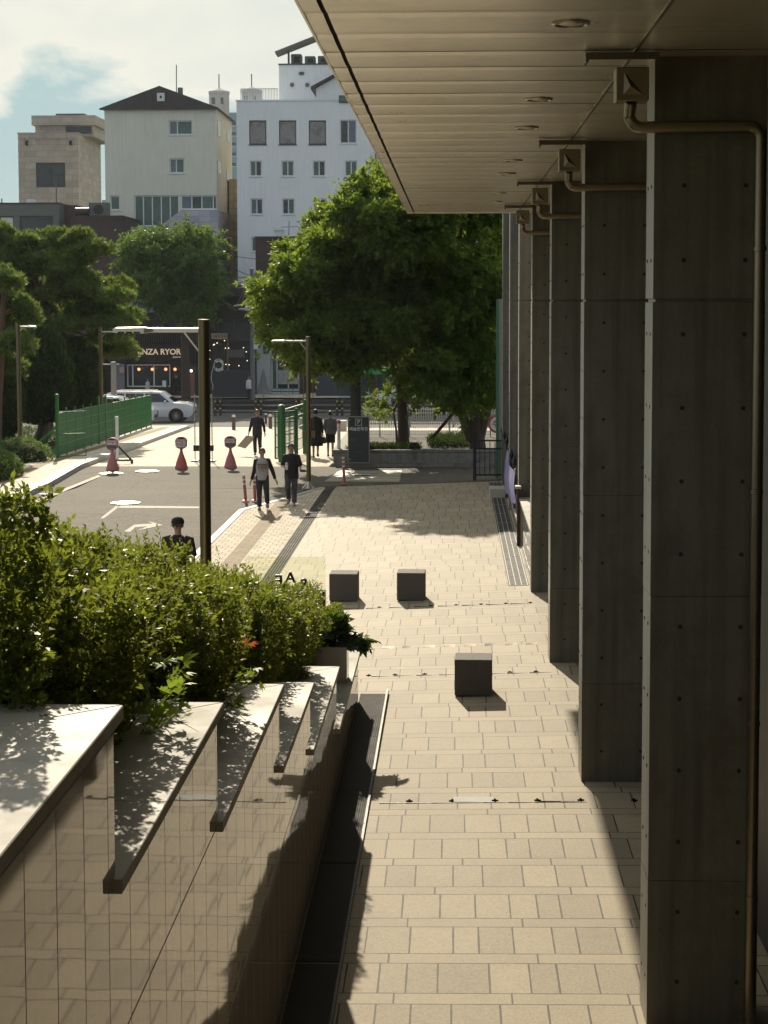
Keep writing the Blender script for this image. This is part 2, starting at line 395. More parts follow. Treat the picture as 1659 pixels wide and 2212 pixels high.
# road paint
def mark(name, poly, m=None, off=-.024):
    P = [gp(x, y, off) for x, y in poly]
    return MB().add([(p.x, p.y, gz(p.x, p.y) + off) for p in P], [tuple(range(len(P)))]).build(name, m or paintw_m, kind='structure')
mark("edge_line", [(78, 1086), (76, 1081), (212, 1026), (218, 1029)])
mark("stop_line", [(252, 1097), (262, 1092), (430, 1094), (430, 1098)])
mark("lane_line", [(216, 1120), (224, 1120), (258, 1094), (250, 1093)])
mark("turn_arrow", [(268, 1148), (290, 1133), (330, 1131), (318, 1125), (352, 1134), (296, 1146), (318, 1137), (292, 1139), (281, 1149)])
mark("ramp_paving", [(700, 1040), (735, 1016), (868, 1016), (862, 1041)], painty_m, -.02)
for k in range(4):
    y = 1019 + 5.6 * k
    mark("stripe", [(728 - 5 * k, y), (866, y), (866, y + 1.6), (726 - 5 * k, y + 1.6)], mat("pale stripe paint", (.5, .45, .33), .6) if k == 0 else MATS["pale stripe paint"], -.014)
for px, py, rad, lb in ((271, 1087, .37, 'large bright round manhole cover beside the white stop line'), (240, 1023.5, .35, 'bright manhole cover in the driveway nearest the left kerb'), (318, 1018.5, .35, 'bright manhole cover in the driveway ahead of the middle red sign')):
    p = gp(px, py, -.025); th = thing("manhole_cover", lb, "manhole cover", (p.x, p.y, gz(p.x, p.y) - .03), 'manhole covers in the driveway')
    mb = MB().lathe([(rad, 0), (rad, .03), (rad - .03, .032), (.02, .034)], th.location, 28); mb.build("cover", cover_m, th)
    mb = MB().lathe([(rad + .06, 0), (rad + .06, .022), (rad + .005, .024), (rad + .005, 0)], th.location, 28); mb.build("frame", iron_m, th)
# grated channel between block paving and slabs
def grate(name, label, x0, x1, y0, y1, bars, step, off=0.0, m=None, thin=None, floor=None):
    th = thing(name, label, "drain grate", ((x0 + x1) / 2, y0, gz((x0 + x1) / 2, y0)))
    a = MB(); n = int((y1 - y0) / 2)
    def strip(mb, xa, xb, ya, yb, zt, zb):
        k = max(1, int((yb - ya) / 1.5))
        for i in range(k):
            u, v = ya + (yb - ya) * i / k, ya + (yb - ya) * (i + 1) / k
            q = [(xa, u), (xb, u), (xb, v), (xa, v)]
            vs = [(x, y, gz(x, y) + zb) for x, y in q] + [(x, y, gz(x, y) + zt) for x, y in q]
            mb.add(vs, [(3, 2, 1, 0), (4, 5, 6, 7), (0, 1, 5, 4), (1, 2, 6, 5), (2, 3, 7, 6), (3, 0, 4, 7)])
    strip(a, x0 - .02, x1 + .02, y0, y1, -.0 + .004 if thin else -.05, -.1); a.build("channel", floor or dark_m, th)
    b = MB(); w = thin or (x1 - x0) / (2 * bars - .6)
    for i in range(bars):
        xx = x0 + (x1 - x0 - w) * i / (bars - 1); strip(b, xx, xx + w, y0, y1, .010 if thin else .004, -.02)
    yy = y0
    while yy < y1:
        strip(b, x0, x1, yy, yy + (thin or step * .4), .008 if thin else .002, -.02); yy += step
    b.build("grating", m or iron_m, th)
    return th
grt_m = mat("warm worn grate metal", (.05, .04, .028), .85)
grate("drain_grate", "long lattice drain grate dividing the small block paving from the granite slabs", -3.86, -3.55, 22.5, 56, 6, .13, m=grt_m)
g2 = thing("drain_grate", "narrow dark grate along the far edge of the sunlit slab plaza", "drain grate", (0, 56.1, gz(0, 56.1)))
mb = MB(); mc = MB()
for i in range(66):
    xx = -3.55 + i * .095
    if xx > 2.2: break
    mb.box(xx, xx + .05, 56.02, 56.3, gz(xx, 56.1) - .03, gz(xx, 56.1) + .004)
for i in range(14): mc.box(-3.6 + .45 * i, -3.15 + .45 * i, 56.0, 56.34, gz(-3.4 + .45 * i, 56.1) - .12, gz(-3.4 + .45 * i, 56.1) - .03)
mb.build("grating", iron_m, g2); mc.build("channel", dark_m, g2)
grate("drain_grate", "dark grate channel beside the granite plinth below the columns", 1.07, 1.42, 35.0, 55.5, 4, 2.0, m=mat("worn steel strip", (.30, .27, .22), .6), thin=.014, floor=mat("dark grating floor", (.022, .02, .018), .8))
# mats over the left drain
th = thing("drain_cover", "row of ribbed dark metal drain covers at the foot of the polished stone wall", "drain cover", (-1.1, 10, 0))
cvm = mat("dark ribbed cover steel", (.032, .029, .024), .9, .0, var=.3, scale=4, streak=.3)
ys = [2.2, 4.85, 7.5, 10.15, 12.2, 14.8, 17.5, 20.2, 22.8, 25.4]
for a, b in zip(ys, ys[1:]):
    mb = MB(); z = gz(-1.1, a)
    mb.box(-1.29, -.935, a + .03, b - .03, z - .02, z + .012)
    for i in range(15):
        xx = -1.28 + i * .0225; mb.box(xx, xx + .009, a + .05, b - .05, z + .0125, z + .02)
    mb.build("cover_panel", cvm, th)
mb = MB(); mb.box(-.93, -.905, 2.2, 25.5, -.04, .004); mb.build("edge_angle", iron_m, th)
# slot drains and markers across the plaza
def slot(Y, x0, x1, marks, label, plate=None, dark=None):
    th = thing("slot_drain", label, "slot drain", (x0, Y, gz(x0, Y))); mb = MB(); n = 8
    for i in range(n):
        a, b = x0 + (x1 - x0) * i / n, x0 + (x1 - x0) * (i + 1) / n
        z = gz((a + b) / 2, Y); mb.box(a, b, Y - .008, Y + .008, z - .02, z + .0055)
    mb.build("slot", iron_m, th)
    for xm in marks:
        z = gz(xm, Y); m2 = MB(); m2.box(xm - .036, xm + .036, Y + .06, Y + .09, z, z + .008); m2.box(xm - .012, xm + .012, Y + .012, Y + .14, z, z + .007); m2.build("cross_clip", dark_m, th)
    if plate: z = gz(plate[0], Y); MB().box(plate[0], plate[1], Y + .02, Y + .23, z - .01, z + .008).build("cover_plate", mat("galvanised plate", (.40, .41, .40), .75) if "galvanised plate" not in MATS else MATS["galvanised plate"], th)
    if dark: z = gz(dark[0], Y); MB().box(dark[0], dark[1], Y + .0, Y + .03, z, z + .009).build("open_slot", dark_m, th)
xs = lambda Y, L: [(p - 980) / 4000 * (Y + .38) for p in L]
slot(19.72, -.8, 1.44, xs(19.72, [885, 978, 1070, 1162, 1255, 1370]), "slot drain with a pale steel cover plate across the near paving", xs(19.72, [981, 1067]), xs(19.72, [1163, 1254]))
slot(26.72, -1.2, 1.44, xs(26.72, [797, 854, 918, 1045, 1102, 1158]), "slot drain with dark clips passing behind the nearest stone cube")
slot(32.9, -2.0, 1.44, xs(32.9, [820, 932, 986, 1040, 1093, 1146]), "slot drain with dark clips between the two far stone cubes")
th = thing("strip_drain", "row of slotted metal drain strips crossing the plaza", "strip drain", (0, 29.0, gz(0, 29.0)))
for i in range(8):
    a = -1.13 + i * .325; b = a + .31; z = gz(a, 29.0)
    mb = MB()
    for k in range(4): mb.box(a, b, 28.96 + k * .05, 28.985 + k * .05, z - .02, z + .006)
    mb.build("slotted_strip", [mat("dull bronze strip", (.25, .2, .13), .5, .5), iron_m][i in (1, 5)] if i == 0 else ([MATS["dull bronze strip"], iron_m][i in (1, 5)]), th)

# ------------------------------------------------------------------ concrete columns
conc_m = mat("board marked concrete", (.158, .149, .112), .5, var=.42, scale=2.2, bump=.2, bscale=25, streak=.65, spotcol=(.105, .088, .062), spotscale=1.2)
lit_side_m = mat("sky lit concrete side", (.40, .38, .32), .55, var=.25, scale=3, bump=.15, bscale=25, streak=.35)  # column concrete made paler; skylight on the left faces is in the colour
hole_m = mat("tie hole shadow", (.03, .027, .022), .9)
pipe_m = mat("dull brass coloured steel pipe", (.27, .235, .165), .36, .9, var=.2)
CY0, CSP = 13.87, 6.88
colY = [13.5, 20.57, 27.47, 34.17, 40.9, 47.7, 54.5]
lab = ["nearest concrete column, at the right edge of the view, with a drain pipe down its side",
       "second concrete column from the camera, its foot behind the nearest stone cube",
       "third concrete column from the camera, slim part of its front showing",
       "fourth concrete column, rising at the near end of the granite plinth",
       "fifth concrete column, just behind the dark brown post",
       "sixth concrete column, behind the purple banner", "farthest concrete column, beside the cream hoarding"]
X0, X1 = 1.44, 2.25
for k, Y in enumerate(colY):
    th = thing("concrete_column", lab[k], "column", (X0, Y, 0), 'concrete columns along the plaza')
    top = 7.15 if k < 4 else 9.5
    mb = MB(); zs = [gz(X0, Y) - .05, 1.115, 3.24, 5.4, top]
    for i, (a, b) in enumerate(zip(zs, zs[1:])):
        g = .012 if i == 3 else .0012
        j = .002 * (i % 2)
        mb.box(X0 + j, X1 - j, Y + j, Y + .52 - j, a + (g if i else 0), b - (.012 if i == 2 else .0012))
    mb.box(X0 + .02, X1 - .02, Y + .02, Y + .5, 0, top - .02)
    mb2 = MB()
    for i in range(3 if top < 8 else 4):
        for zz in (.35, .88) + tuple(1.41 + .535 * q for q in range(10)):
            if zz > top - .2: continue
            for xx in (.22, .66):
                if i == 0: mb2.lathe([(.016, 0), (.001, .0)], (0, 0, 0), 3) if False else mb2.prism([(.017 * math.cos(a * .7854), .017 * math.sin(a * .7854)) for a in range(8)], lambda u, v, w, xx=xx, zz=zz: (X0 + xx + u, w, zz + v), Y - .004, Y + .01)
            if i == 0:
                for yy in (.14, .38): mb2.prism([(.014 * math.cos(a * .7854), .014 * math.sin(a * .7854)) for a in range(8)], lambda u, v, w, yy=yy, zz=zz: (w, Y + yy + u, zz + v), X0 - .003, X0 + .01)
    sh = mb.build("shaft", [conc_m, lit_side_m], th, bevel=.003)
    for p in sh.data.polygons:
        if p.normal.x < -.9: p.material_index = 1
    mb2.build("tie_holes", hole_m, th)
    if k < 4:
        yb = Y - .30
        h = MB(); h.box(1.14, 1.37, yb, yb + .22, 6.80, 7.035)
        hd = h.build("rainwater_head", pipe_m, th, bevel=.006)
        p = MB(); c = (1.255, 6.917); q = [(c[0] - .065, c[1] - .075), (c[0] + .075, c[1] - .075), (c[0] - .06, c[1] + .085)]
        p.add([(q[0][0], yb - .004, q[0][1]), (q[1][0], yb - .004, q[1][1]), (q[2][0], yb - .004, q[2][1]), (c[0] - .02, yb - .045, c[1] - .02)], [(0, 1, 3), (1, 2, 3), (2, 0, 3)])
        p.build("front_pyramid", pipe_m, hd)
        pp = MB(); yp = Y - .075; r = .043
        def arc(cx, cz, a0, a1, rad=.09, n=6): return [(cx + rad * math.cos(R(a0 + (a1 - a0) * i / n)), yp if True else 0, cz + rad * math.sin(R(a0 + (a1 - a0) * i / n))) for i in range(n + 1)]
        path = [(1.255, yb + .11, 6.81), (1.255, yp - .04, 6.74)] + arc(1.345, 6.725, 180, 270) + arc(2.10, 6.545, 90, 0) + [(2.19, yp, 6.0), (2.19, yp, gz(2.2, Y) + .02)]
        pp.tube(path, r, 12); dp = pp.build("downpipe", pipe_m, th, smooth=True)
        cl = MB()
        for zz in (5.75, 4.0, 2.3, 1.0): cl.lathe([(r + .001, 0), (r + .007, .003), (r + .007, .035), (r + .001, .038)], (2.19, yp, zz), 14)
        cl.build("pipe_collar", pipe_m, dp, smooth=True)
        gb = MB(); gb.box(.92, 1.43, yb - .1, yb + .12, 7.105, 7.125); gb.box(.92, .94, yb - .1, yb + .12, 7.06, 7.105); gb.box(.94, 1.43, yb - .1, yb - .085, 7.075, 7.105)
        gb.build("spout_tray", mat("dark bronze tray", (.14, .12, .09), .35, .7) if k == 0 else MATS["dark bronze tray"], th)
# back wall of the building behind the columns
wallm = mat("dark glazed wall", (.035, .032, .028), .5, var=.3, streak=.3)
th = thing("building", "shaded building wall behind the row of concrete columns", "building", (2.6, 0, 0))
MB().box(2.6, 3.2, -8, 57, -.2, 9.5).build("wall", wallm, th)
MB().box(-16, 2.595, -9, -6, -.2, 10.5).build("sky_block_wall", conc_m, th)  # unseen wall added behind the camera to keep sky off the column fronts

# ------------------------------------------------------------------ canopy
soff_m = mat("painted metal soffit", (.92, .845, .70), .29, .62, var=.03, scale=.6, spec=.7, spotcol=(.78, .71, .585), spotscale=1.6)
th = thing("canopy", "long metal panelled canopy soffit over the walkway", "canopy", (0, 20, 7.15))
mb = MB(); y = 11.46 - .885 * 18
k = 0
while y < 37.2:
    b = min(y + .885 - .012, 37.2); tz = rnd.uniform(-.0022, .0022); tx = rnd.uniform(-.001, .001); sag = rnd.uniform(.002, .0065)
    for xa, xb in ((-.91, -.80), (-.77, 1.255), (1.285, 2.6)):
        n = 6; ym = [y + (b - y) * i / n for i in range(n + 1)]
        vs = []; fs = []
        for i, yy in enumerate(ym):
            s = (i / n - .5); e = .004 if i in (0, n) else 0
            zz = 7.15 + tz * s * 2 - sag * (1 - 4 * s * s) + e
            vs += [(xa, yy, zz + tx), (xb, yy, zz - tx)]
        for i in range(n): fs.append((2 * i, 2 * i + 2, 2 * i + 3, 2 * i + 1))
        mb.add(vs, fs)
    y += .885; k += 1
mb.build("soffit_panel", soff_m, th)
MB().box(-.9, 2.6, -6, 37.15, 7.175, 8.3).build("roof", mat("soffit gap dark", (.03, .026, .02), .8), th)
mb = MB(); mb.box(-.925, -.91, -6, 37.2, 7.14, 8.35); mb.box(-.91, 2.6, 37.2, 37.215, 7.14, 8.35); mb.build("fascia", soff_m, th)
mb = MB(); mb.box(1.258, 1.282, -6, 37.1, 7.135, 7.16); mb.build("joint_track", mat("track metal", (.3, .26, .2), .3, .8), th)
lens_m = mat("frosted downlight lens", (.8, .78, .7), .3); ring_m = mat("downlight trim", (.45, .40, .32), .25, .7)
for Y in (4.9, 9.3, 11.86, 16.24, 18.9, 23.26, 25.7, 30.3, 32.9):
    r = MB().lathe([(.125, 0), (.125, -.012), (.105, -.02), (.095, -.012), (.095, 0)], (.735, Y, 7.148), 28).build("downlight", ring_m, th, smooth=True)
    MB().lathe([(.094, .0), (.06, -.008), (.005, -.010)], (.735, Y, 7.142), 24).build("lens", lens_m, r, smooth=True)

# ------------------------------------------------------------------ stepped wall on the left
def granite(name, base, rough, joints=True):
    m, t, out = newmat(name)
    co = t.n('ShaderNodeTexCoord').outputs['Object']; sp = t.n('ShaderNodeSeparateXYZ', {0: co})
    y, z = sp.outputs[1], sp.outputs[2]
    g = t.n('ShaderNodeTexNoise', {'Vector': co, 'Scale': 120.0, 'Detail': 3.0}).outputs[0]
    l = t.n('ShaderNodeTexNoise', {'Vector': co, 'Scale': 1.1, 'Detail': 7.0, 'Roughness': .65}).outputs[0]
    mp = t.n('ShaderNodeMapping', {'Vector': co, 'Scale': (5, 5, .5)}).outputs[0]
    s = t.n('ShaderNodeTexNoise', {'Vector': mp, 'Scale': 1.0, 'Detail': 6.0}).outputs[0]
    c = t.mix(g, tuple(k * .7 for k in base), tuple(k * 1.3 for k in base))
    c = t.mix(t.ramp(l, [(.35, .0), (.8, .5)]), c, tuple(k * .55 for k in base))
    c = t.mix(t.ramp(s, [(.45, 0), (.75, .4)]), c, tuple(k * .5 for k in base))
    rr = t.n('ShaderNodeMapRange', {0: l, 3: rough * .6, 4: rough * 1.6}).outputs[0]
    b = t.n('ShaderNodeBsdfPrincipled', {'Roughness': rr, 'Specular IOR Level': .9 if joints else .3, 'IOR': 1.8 if joints else 1.5})
    if joints:
        fy = t.math('FRACT', t.math('DIVIDE', t.math('ADD', y, 45.05), .45)); fz = t.math('FRACT', t.math('DIVIDE', t.math('ADD', z, 12.37), 1.24))
        pj = t.n('ShaderNodeTexWhiteNoise', {0: t.n('ShaderNodeCombineXYZ', {0: t.math('FLOOR', t.math('DIVIDE', t.math('ADD', y, 45.05), .45)), 1: t.math('FLOOR', t.math('DIVIDE', t.math('ADD', z, 12.37), 1.24))}).outputs[0]}, noise_dimensions='3D').outputs
        c = t.mix(t.math('MULTIPLY', pj[0], .25), c, tuple(k * .6 for k in base))
        jm = t.math('MAXIMUM', t.math('LESS_THAN', fy, .025), t.math('LESS_THAN', fz, .010))
        c = t.mix(jm, c, (.012, .01, .008))
        # each slab sits a hair out of true, so its mirror image shifts
        nv = t.n('ShaderNodeNewGeometry').outputs['Normal']
        dn = t.n('ShaderNodeVectorMath', {0: pj[1], 1: (-.5, -.5, -.5)}, operation='ADD').outputs[0]
        wv = t.n('ShaderNodeTexNoise', {'Vector': co, 'Scale': 1.6, 'Detail': 1.0}).outputs[1]
        dw = t.n('ShaderNodeVectorMath', {0: wv, 1: (-.5, -.5, -.5)}, operation='ADD').outputs[0]
        d1 = t.n('ShaderNodeVectorMath', {0: dn, 'Scale': .004}, operation='SCALE').outputs[0]
        d2 = t.n('ShaderNodeVectorMath', {0: dw, 'Scale': .006}, operation='SCALE').outputs[0]
        nn = t.n('ShaderNodeVectorMath', {0: nv, 1: t.n('ShaderNodeVectorMath', {0: d1, 1: d2}, operation='ADD').outputs[0]}, operation='ADD').outputs[0]
        t.t.links.new(t.n('ShaderNodeVectorMath', {0: nn}, operation='NORMALIZE').outputs[0], b.inputs['Normal'])
        t.t.links.new(t.math('ADD', rr, t.math('MULTIPLY', jm, .6)), b.inputs['Roughness'])
    t.t.links.new(c, b.inputs['Base Color']); t.t.links.new(b.outputs[0], out.inputs[0]); return m
pol_m = granite("polished granite cladding", (.46, .40, .31), .025)
cop_m = granite("honed granite coping", (.43, .40, .345), .6, joints=False)
seg = [-3, 6.94, 10.0, 13.6, 16.55, 20.3, 24.95]; hh = [3.86, 3.2, 2.55, 1.95, 1.35, .66]
th = thing("stepped_wall", "polished granite wall stepping down beside the walkway with slab copings", "wall", (-1.5, 10, 0))
mb = MB(); so = MB()
for k in range(6):
    a, b, h = seg[k], seg[k + 1], hh[k]
    mb.box(-1.82, -1.30, a if k == 0 else a + .0, b, -.3 - .01 * k, h - .06)
    mb.box(-3.0, -1.82, b - .5, b - .002, -.3, h - .082)
    so.box(-3.0, -1.822, a + .001, b - .501, -.3, h - .2)
mb.build("cladding", pol_m, th); so.build("soil_bed", soil_m, th)
for k in range(6):
    a, b, h = seg[k] - .06, seg[k + 1] + .02, hh[k]; xo, xi = -1.262, -1.84
    side = MB(); L = b - a; cuts = [a] + [b - .58 - q for q in (3.0, 1.45) if b - .58 - q > a + .3]
    cuts.append(None)
    for i, c0 in enumerate(cuts[:-1]):
        c1 = cuts[i + 1]
        if c1 is not None: poly = [(xo, c0 + .002), (xo, c1 - .002), (xi, c1 - .002), (xi, c0 + .002)]
        else: poly = [(xo, c0 + .002), (xo, b - .003), (xi, b - .003 - (xo - xi)), (xi, c0 + .002)]
        side.prism(poly, lambda u, v, w: (u, v, w), h - .058, h)
    side.build("coping", cop_m, th, bevel=.004)
    e = MB().prism([(xo - .004, b), (-3.0, b), (-3.0, b - (xo - xi)), (xi - .003, b - (xo - xi))], lambda u, v, w: (u, v, w), h - .0582, h - .0002)
    e.build("end_coping", cop_m, th, bevel=.004)
# stair beside the planting bed (hidden behind the hedge)
st = MB()
for k in range(24): st.box(-5.6, -3.02, 7 + k * .95, 7.95 + k * .95, -.4, 4.0 - k * .163)
st.build("stairs", cop_m, kind='structure')
# black sign wall with glass sheet and letters
th = thing("sign_wall", "black wall end topped by a pale green glass sheet with dark metal letters", "sign wall", (-2.3, 26, 0))
MB().box(-2.95, -1.82, 26, 26.2, -.1, 1.285).build("base", mat("black polished stone", (.008, .008, .008), .2), th)
MB().box(-2.95, -1.82, 26.08, 26.10, 1.288, 1.77).build("glass_sheet", glassmat("pale green glass", (.95, .97, .90)), th)
lm = mat("dark bronze letters", (.05, .028, .022), .35, .6)
for ch, px, py, sz in (("F", 603, 1256, .24), ("A", 627, 1248, .21), ("&", 655, 1264, .25)):
    p = pt(px, py, 25.6); text_mb(ch, sz, p, .035, mirror=True, bold=.004).build("letter", lm, th)
# ------------------------------------------------------------------ vegetation
bark_m = mat("dark tree bark", (.07, .05, .035), .9, var=.4, scale=9, bump=.6, bscale=20)
pbark_m = mat("red pine bark", (.12, .065, .04), .9, var=.4, scale=9, bump=.6, bscale=20)
hedge_l = leafmat("hedge leaf", (.03, .058, .010), (.062, .092, .014), (.33, .39, .04), .45, .45, .28)
tree_l = leafmat("zelkova leaf", (.045, .082, .02), (.075, .12, .025), (.34, .46, .05), .45, .5, .15)
street_l = leafmat("street tree leaf", (.042, .08, .026), (.065, .115, .034), (.24, .37, .07), .42, .5, .12)
pine_l = leafmat("pine needle", (.065, .105, .035), (.11, .165, .05), (.30, .40, .07), .4, .5, .2)
jun_l = leafmat("juniper foliage", (.026, .05, .018), (.05, .085, .025), (.10, .16, .03), .28, .6, .2)
fresh_l = leafmat("fresh green leaf", (.10, .17, .025), (.15, .22, .03), (.35, .48, .05), .5)
red_l = leafmat("red maple leaf", (.28, .05, .03), (.34, .09, .04), (.5, .10, .05), .5)
fig_l = leafmat("fig leaf", (.03, .06, .018), (.05, .09, .025), (.16, .26, .03), .35)
def lump(P, f, ph=0):
    return (np.sin(P[:, 0] * f + 1.3 + ph) * np.sin(P[:, 1] * f * 1.13 + .4) + np.sin(P[:, 1] * f * 2.1 + ph) * np.sin(P[:, 2] * f * 1.9 + 2.0) + .6 * np.sin(P[:, 0] * f * 3.7 + P[:, 2] * 5 + P[:, 1] * f * 3.1)) / 2.6
def sprigs(P, N, L, k, ll, lw, spread=.9, upb=.5):
    """leafy shoots: k leaves spiralling along a short stem from each P in direction N"""
    n = len(P); N = unit(N)
    t1 = unit(np.cross(N, rng.normal(size=(n, 3)))); t2 = np.cross(N, t1)
    Ps = []; Ds = []; Ls = []
    for i in range(k):
        a = i * 2.4 + rng.uniform(0, 6.28, n); tpos = (i + .5) / k
        rad = t1 * np.cos(a)[:, None] + t2 * np.sin(a)[:, None]
        Ps.append(P + N * (np.asarray(L) * tpos)[:, None]); Ds.append(rad * spread * (1.1 - .6 * tpos) + N * (.35 + .6 * tpos)); Ls.append(ll * rng.uniform(.7, 1.2, n) * (1.05 - .35 * tpos))
    P2 = np.concatenate(Ps); D2 = np.concatenate(Ds); L2 = np.concatenate(Ls)
    return leaves(P2, D2, L2, L2 * lw, (0, 0, 1), upb)
hsamp = lambda Y: 4.27 - .182 * (Y - 8.7) - .2 * np.clip((10.5 - Y) / 3, 0, 1)
cop_h = lambda Y: np.interp(Y, [7.0, 24.9], [3.35, .55])
def hl(P, f, ph=0):
    x, y, z = P[:, 0], P[:, 1], P[:, 2]
    return (np.sin(f * (.9 * y + .5 * z) + ph) * np.sin(f * (1.2 * z - .45 * y + .8 * x) + 1.7) + np.sin(f * (1.7 * y - 1.1 * z) + 2.1 + ph) * np.sin(f * (1.9 * x + 1.3 * z + .3 * y)) + .5 * np.sin(f * (2.9 * z + 2.3 * y))) / 2.0
def hedge():
    th = thing("hedge", "dense clipped hedge of yellow green leaves sloping down beside the stepped wall", "hedge", (-2.3, 15, 1.5))
    n = 34000
    # more shoots where the hedge is near
    Y = 7.15 + 17.7 * rng.random(n) ** 1.25; s = rng.random(n) * 3.1
    P = np.zeros((n, 3)); N = np.zeros((n, 3)); P[:, 1] = Y
    zt = hsamp(Y) + .0; xe = -1.60 + .10 * np.sin(Y * 1.7) + .07 * np.sin(Y * 4.1 + 1)
    top = s < 1.35
    P[:, 0] = np.where(top, xe - .2 - s, xe); P[:, 2] = np.where(top, zt, zt - (s - 1.35) * .9)
    N[:, 0] = np.where(top, .1, 1.0); N[:, 2] = np.where(top, 1.0, .35)
    cr = np.exp(-((s - 1.35) / .28) ** 2)                      # rounded shoulder
    P[:, 0] -= cr * .10; P[:, 2] -= cr * .10; N[:, 0] += cr * .7; N[:, 2] += cr * .5
    low = np.clip((s - 1.5) / 1.6, 0, 1); P[:, 0] -= low ** 1.3 * .42; N[:, 2] -= low * .3
    d = hl(P, 2.2) * .13 + hl(P, 5.3, 2) * .08
    P += unit(N) * d[:, None]; P -= unit(N) * (rng.random(n) ** 2 * .38)[:, None]
    P[:, 2] = np.maximum(P[:, 2], cop_h(Y) - .02)
    # near end of the hedge
    m = 2600; Q = np.zeros((m, 3)); Q[:, 1] = 7.1 - rng.random(m) * .22; Q[:, 0] = -1.55 - rng.random(m) * 1.3; Q[:, 2] = 3.25 + rng.random(m) * 1.4
    Q[:, 1] += lump(Q, 3.1) * .15 + np.clip((Q[:, 2] - 4.2) * .8, 0, 1) ** 2; QN = np.tile(np.array([.15, -1, .5]), (m, 1))
    P = np.concatenate([P, Q]); N = np.concatenate([N, QN])
    N = unit(N) + rng.normal(size=N.shape) * .32; N[:, 2] += .15
    V = sprigs(P, N, rng.uniform(.04, .12, len(P)), 8, .048, .52, 1.1, .3)
    quads_obj("foliage", V, hedge_l, th)
    # long shoots standing out of the top
    m = 300; Y = 7.2 + 17.3 * rng.random(m); P = np.stack([-1.75 - 1.1 * rng.random(m), Y, hsamp(Y) - .02], 1); P[:, 2] += lump(P, 2.3) * .17
    V = sprigs(P, np.stack([rng.normal(0, .22, m), rng.normal(0, .22, m), np.ones(m)], 1), rng.uniform(.08, .2, m), 12, .042, .38, .7)
    quads_obj("top_shoots", V, hedge_l, th)
    mb = MB(); ring = []
    for Y in np.linspace(7.42, 24.6, 60):
        zt = hsamp(Y) - .17; zb = cop_h(Y) - .5
        xc = -1.80 + .10 * math.sin(Y * 1.7) + .07 * math.sin(Y * 4.1 + 1); ring.append([(-2.95, Y, zb), (xc - .45, Y, zb), (xc - .05, Y, zt - .6), (xc, Y, zt - .22), (xc - .16, Y, zt), (-2.9, Y, zt)])
    mb.loft(ring); mb.build("light_block_core", mat("dark foliage core", (.018, .018, .008), 1, var=.4, scale=12, spec=.1), th)  # solid dark core added inside the foliage to block light
    mb = MB()
    for i in range(240):
        Y = rnd.uniform(7.2, 24.7); z = hsamp(Y); x = rnd.uniform(-2.1, -1.62)
        mb.tube([(x - .3, Y, z - 1.1), (x - .05, Y + rnd.uniform(-.1, .1), z - .5), (x + rnd.uniform(-.1, .15), Y + rnd.uniform(-.2, .2), z - rnd.uniform(.0, .3))], [.008, .006, .003], 4)
    mb.build("stems", bark_m, th)
hedge()
def palm_leaves(P, D, size, lobes=5, w=.3, spread=1.15, nb=.6):
    """palmate leaves: lobes fanning from one point"""
    n = len(P); D = unit(D); nr = unit(rng.normal(size=(n, 3)) * .7 + np.array([0, 0, nb * 2])); side = unit(np.cross(D, nr))
    out = []
    for k in range(lobes):
        a = (k - (lobes - 1) / 2) / ((lobes - 1) / 2) * spread; f = 1 - .35 * abs(a) / spread
        d = D * math.cos(a) + side * math.sin(a); nrm = np.cross(side, D); s2 = unit(np.cross(d, nrm)); L = (size * f)[:, None]
        out.append(np.stack([P, P + d * L * .5 + s2 * L * w * .5, P + d * L - nrm * L * .2, P + d * L * .5 - s2 * L * w * .5], 1))
    return np.concatenate(out)
def sapling(name, label, cat, base, tips, leafm, size, per, lobes=5, w=.3, stem=.007, group=None):
    th = thing(name, label, cat, base, group); mb = MB(); P = []; D = []
    for tip in tips:
        a = Vector(base); b = Vector(tip); m = (a + b) / 2 + Vector((rnd.uniform(-.05, .05), rnd.uniform(-.1, .1), .12))
        pts = [a, a.lerp(m, .6), m, m.lerp(b, .6), b]; mb.tube(pts, [stem, stem * .8, stem * .6, stem * .45, stem * .3], 5)
        for k in range(per):
            u = rnd.uniform(.35, 1.0); q = (a * (1 - u) ** 2 + m * 2 * u * (1 - u) + b * u * u); d = Vector((rnd.gauss(0, .8), rnd.gauss(0, .8), rnd.gauss(-.1, .4))) + (b - a).normalized() * .6
            P.append(q + Vector((rnd.gauss(0, .05), rnd.gauss(0, .05), rnd.gauss(0, .03)))); D.append(d)
    mb.build("stem", bark_m, th)
    P = np.array([tuple(p) for p in P]); D = np.array([tuple(d) for d in D])
    quads_obj("foliage", palm_leaves(P, D, rng.uniform(.75, 1.2, len(P)) * size, lobes, w), leafm, th)
sapling("maple_sapling", "green maple sapling leaning out of the hedge over the second stone coping", "sapling", (-1.95, 9.9, 2.5), [tuple(pt(px, py, Y)) for px, py, Y in ((385, 1400, 9.6), (400, 1440, 9.4), (352, 1475, 9.2), (330, 1540, 9.0), (420, 1460, 9.7), (375, 1520, 9.3))], fresh_l, .085, 14)
sapling("maple_sapling", "small maple branch with red leaves in the middle of the hedge face", "sapling", (-1.85, 13.2, 2.3), [tuple(pt(px, py, 13.0)) for px, py in ((500, 1378), (520, 1362), (488, 1392), (528, 1372))], red_l, .075, 9)
sapling("maple_sapling", "thin reddish maple shoot beside the dark letters on the glass", "sapling", (-2.0, 24.2, 1.1), [tuple(pt(px, py, 23.8)) for px, py in ((690, 1262), (640, 1290), (676, 1275), (620, 1300))], red_l, .09, 4)
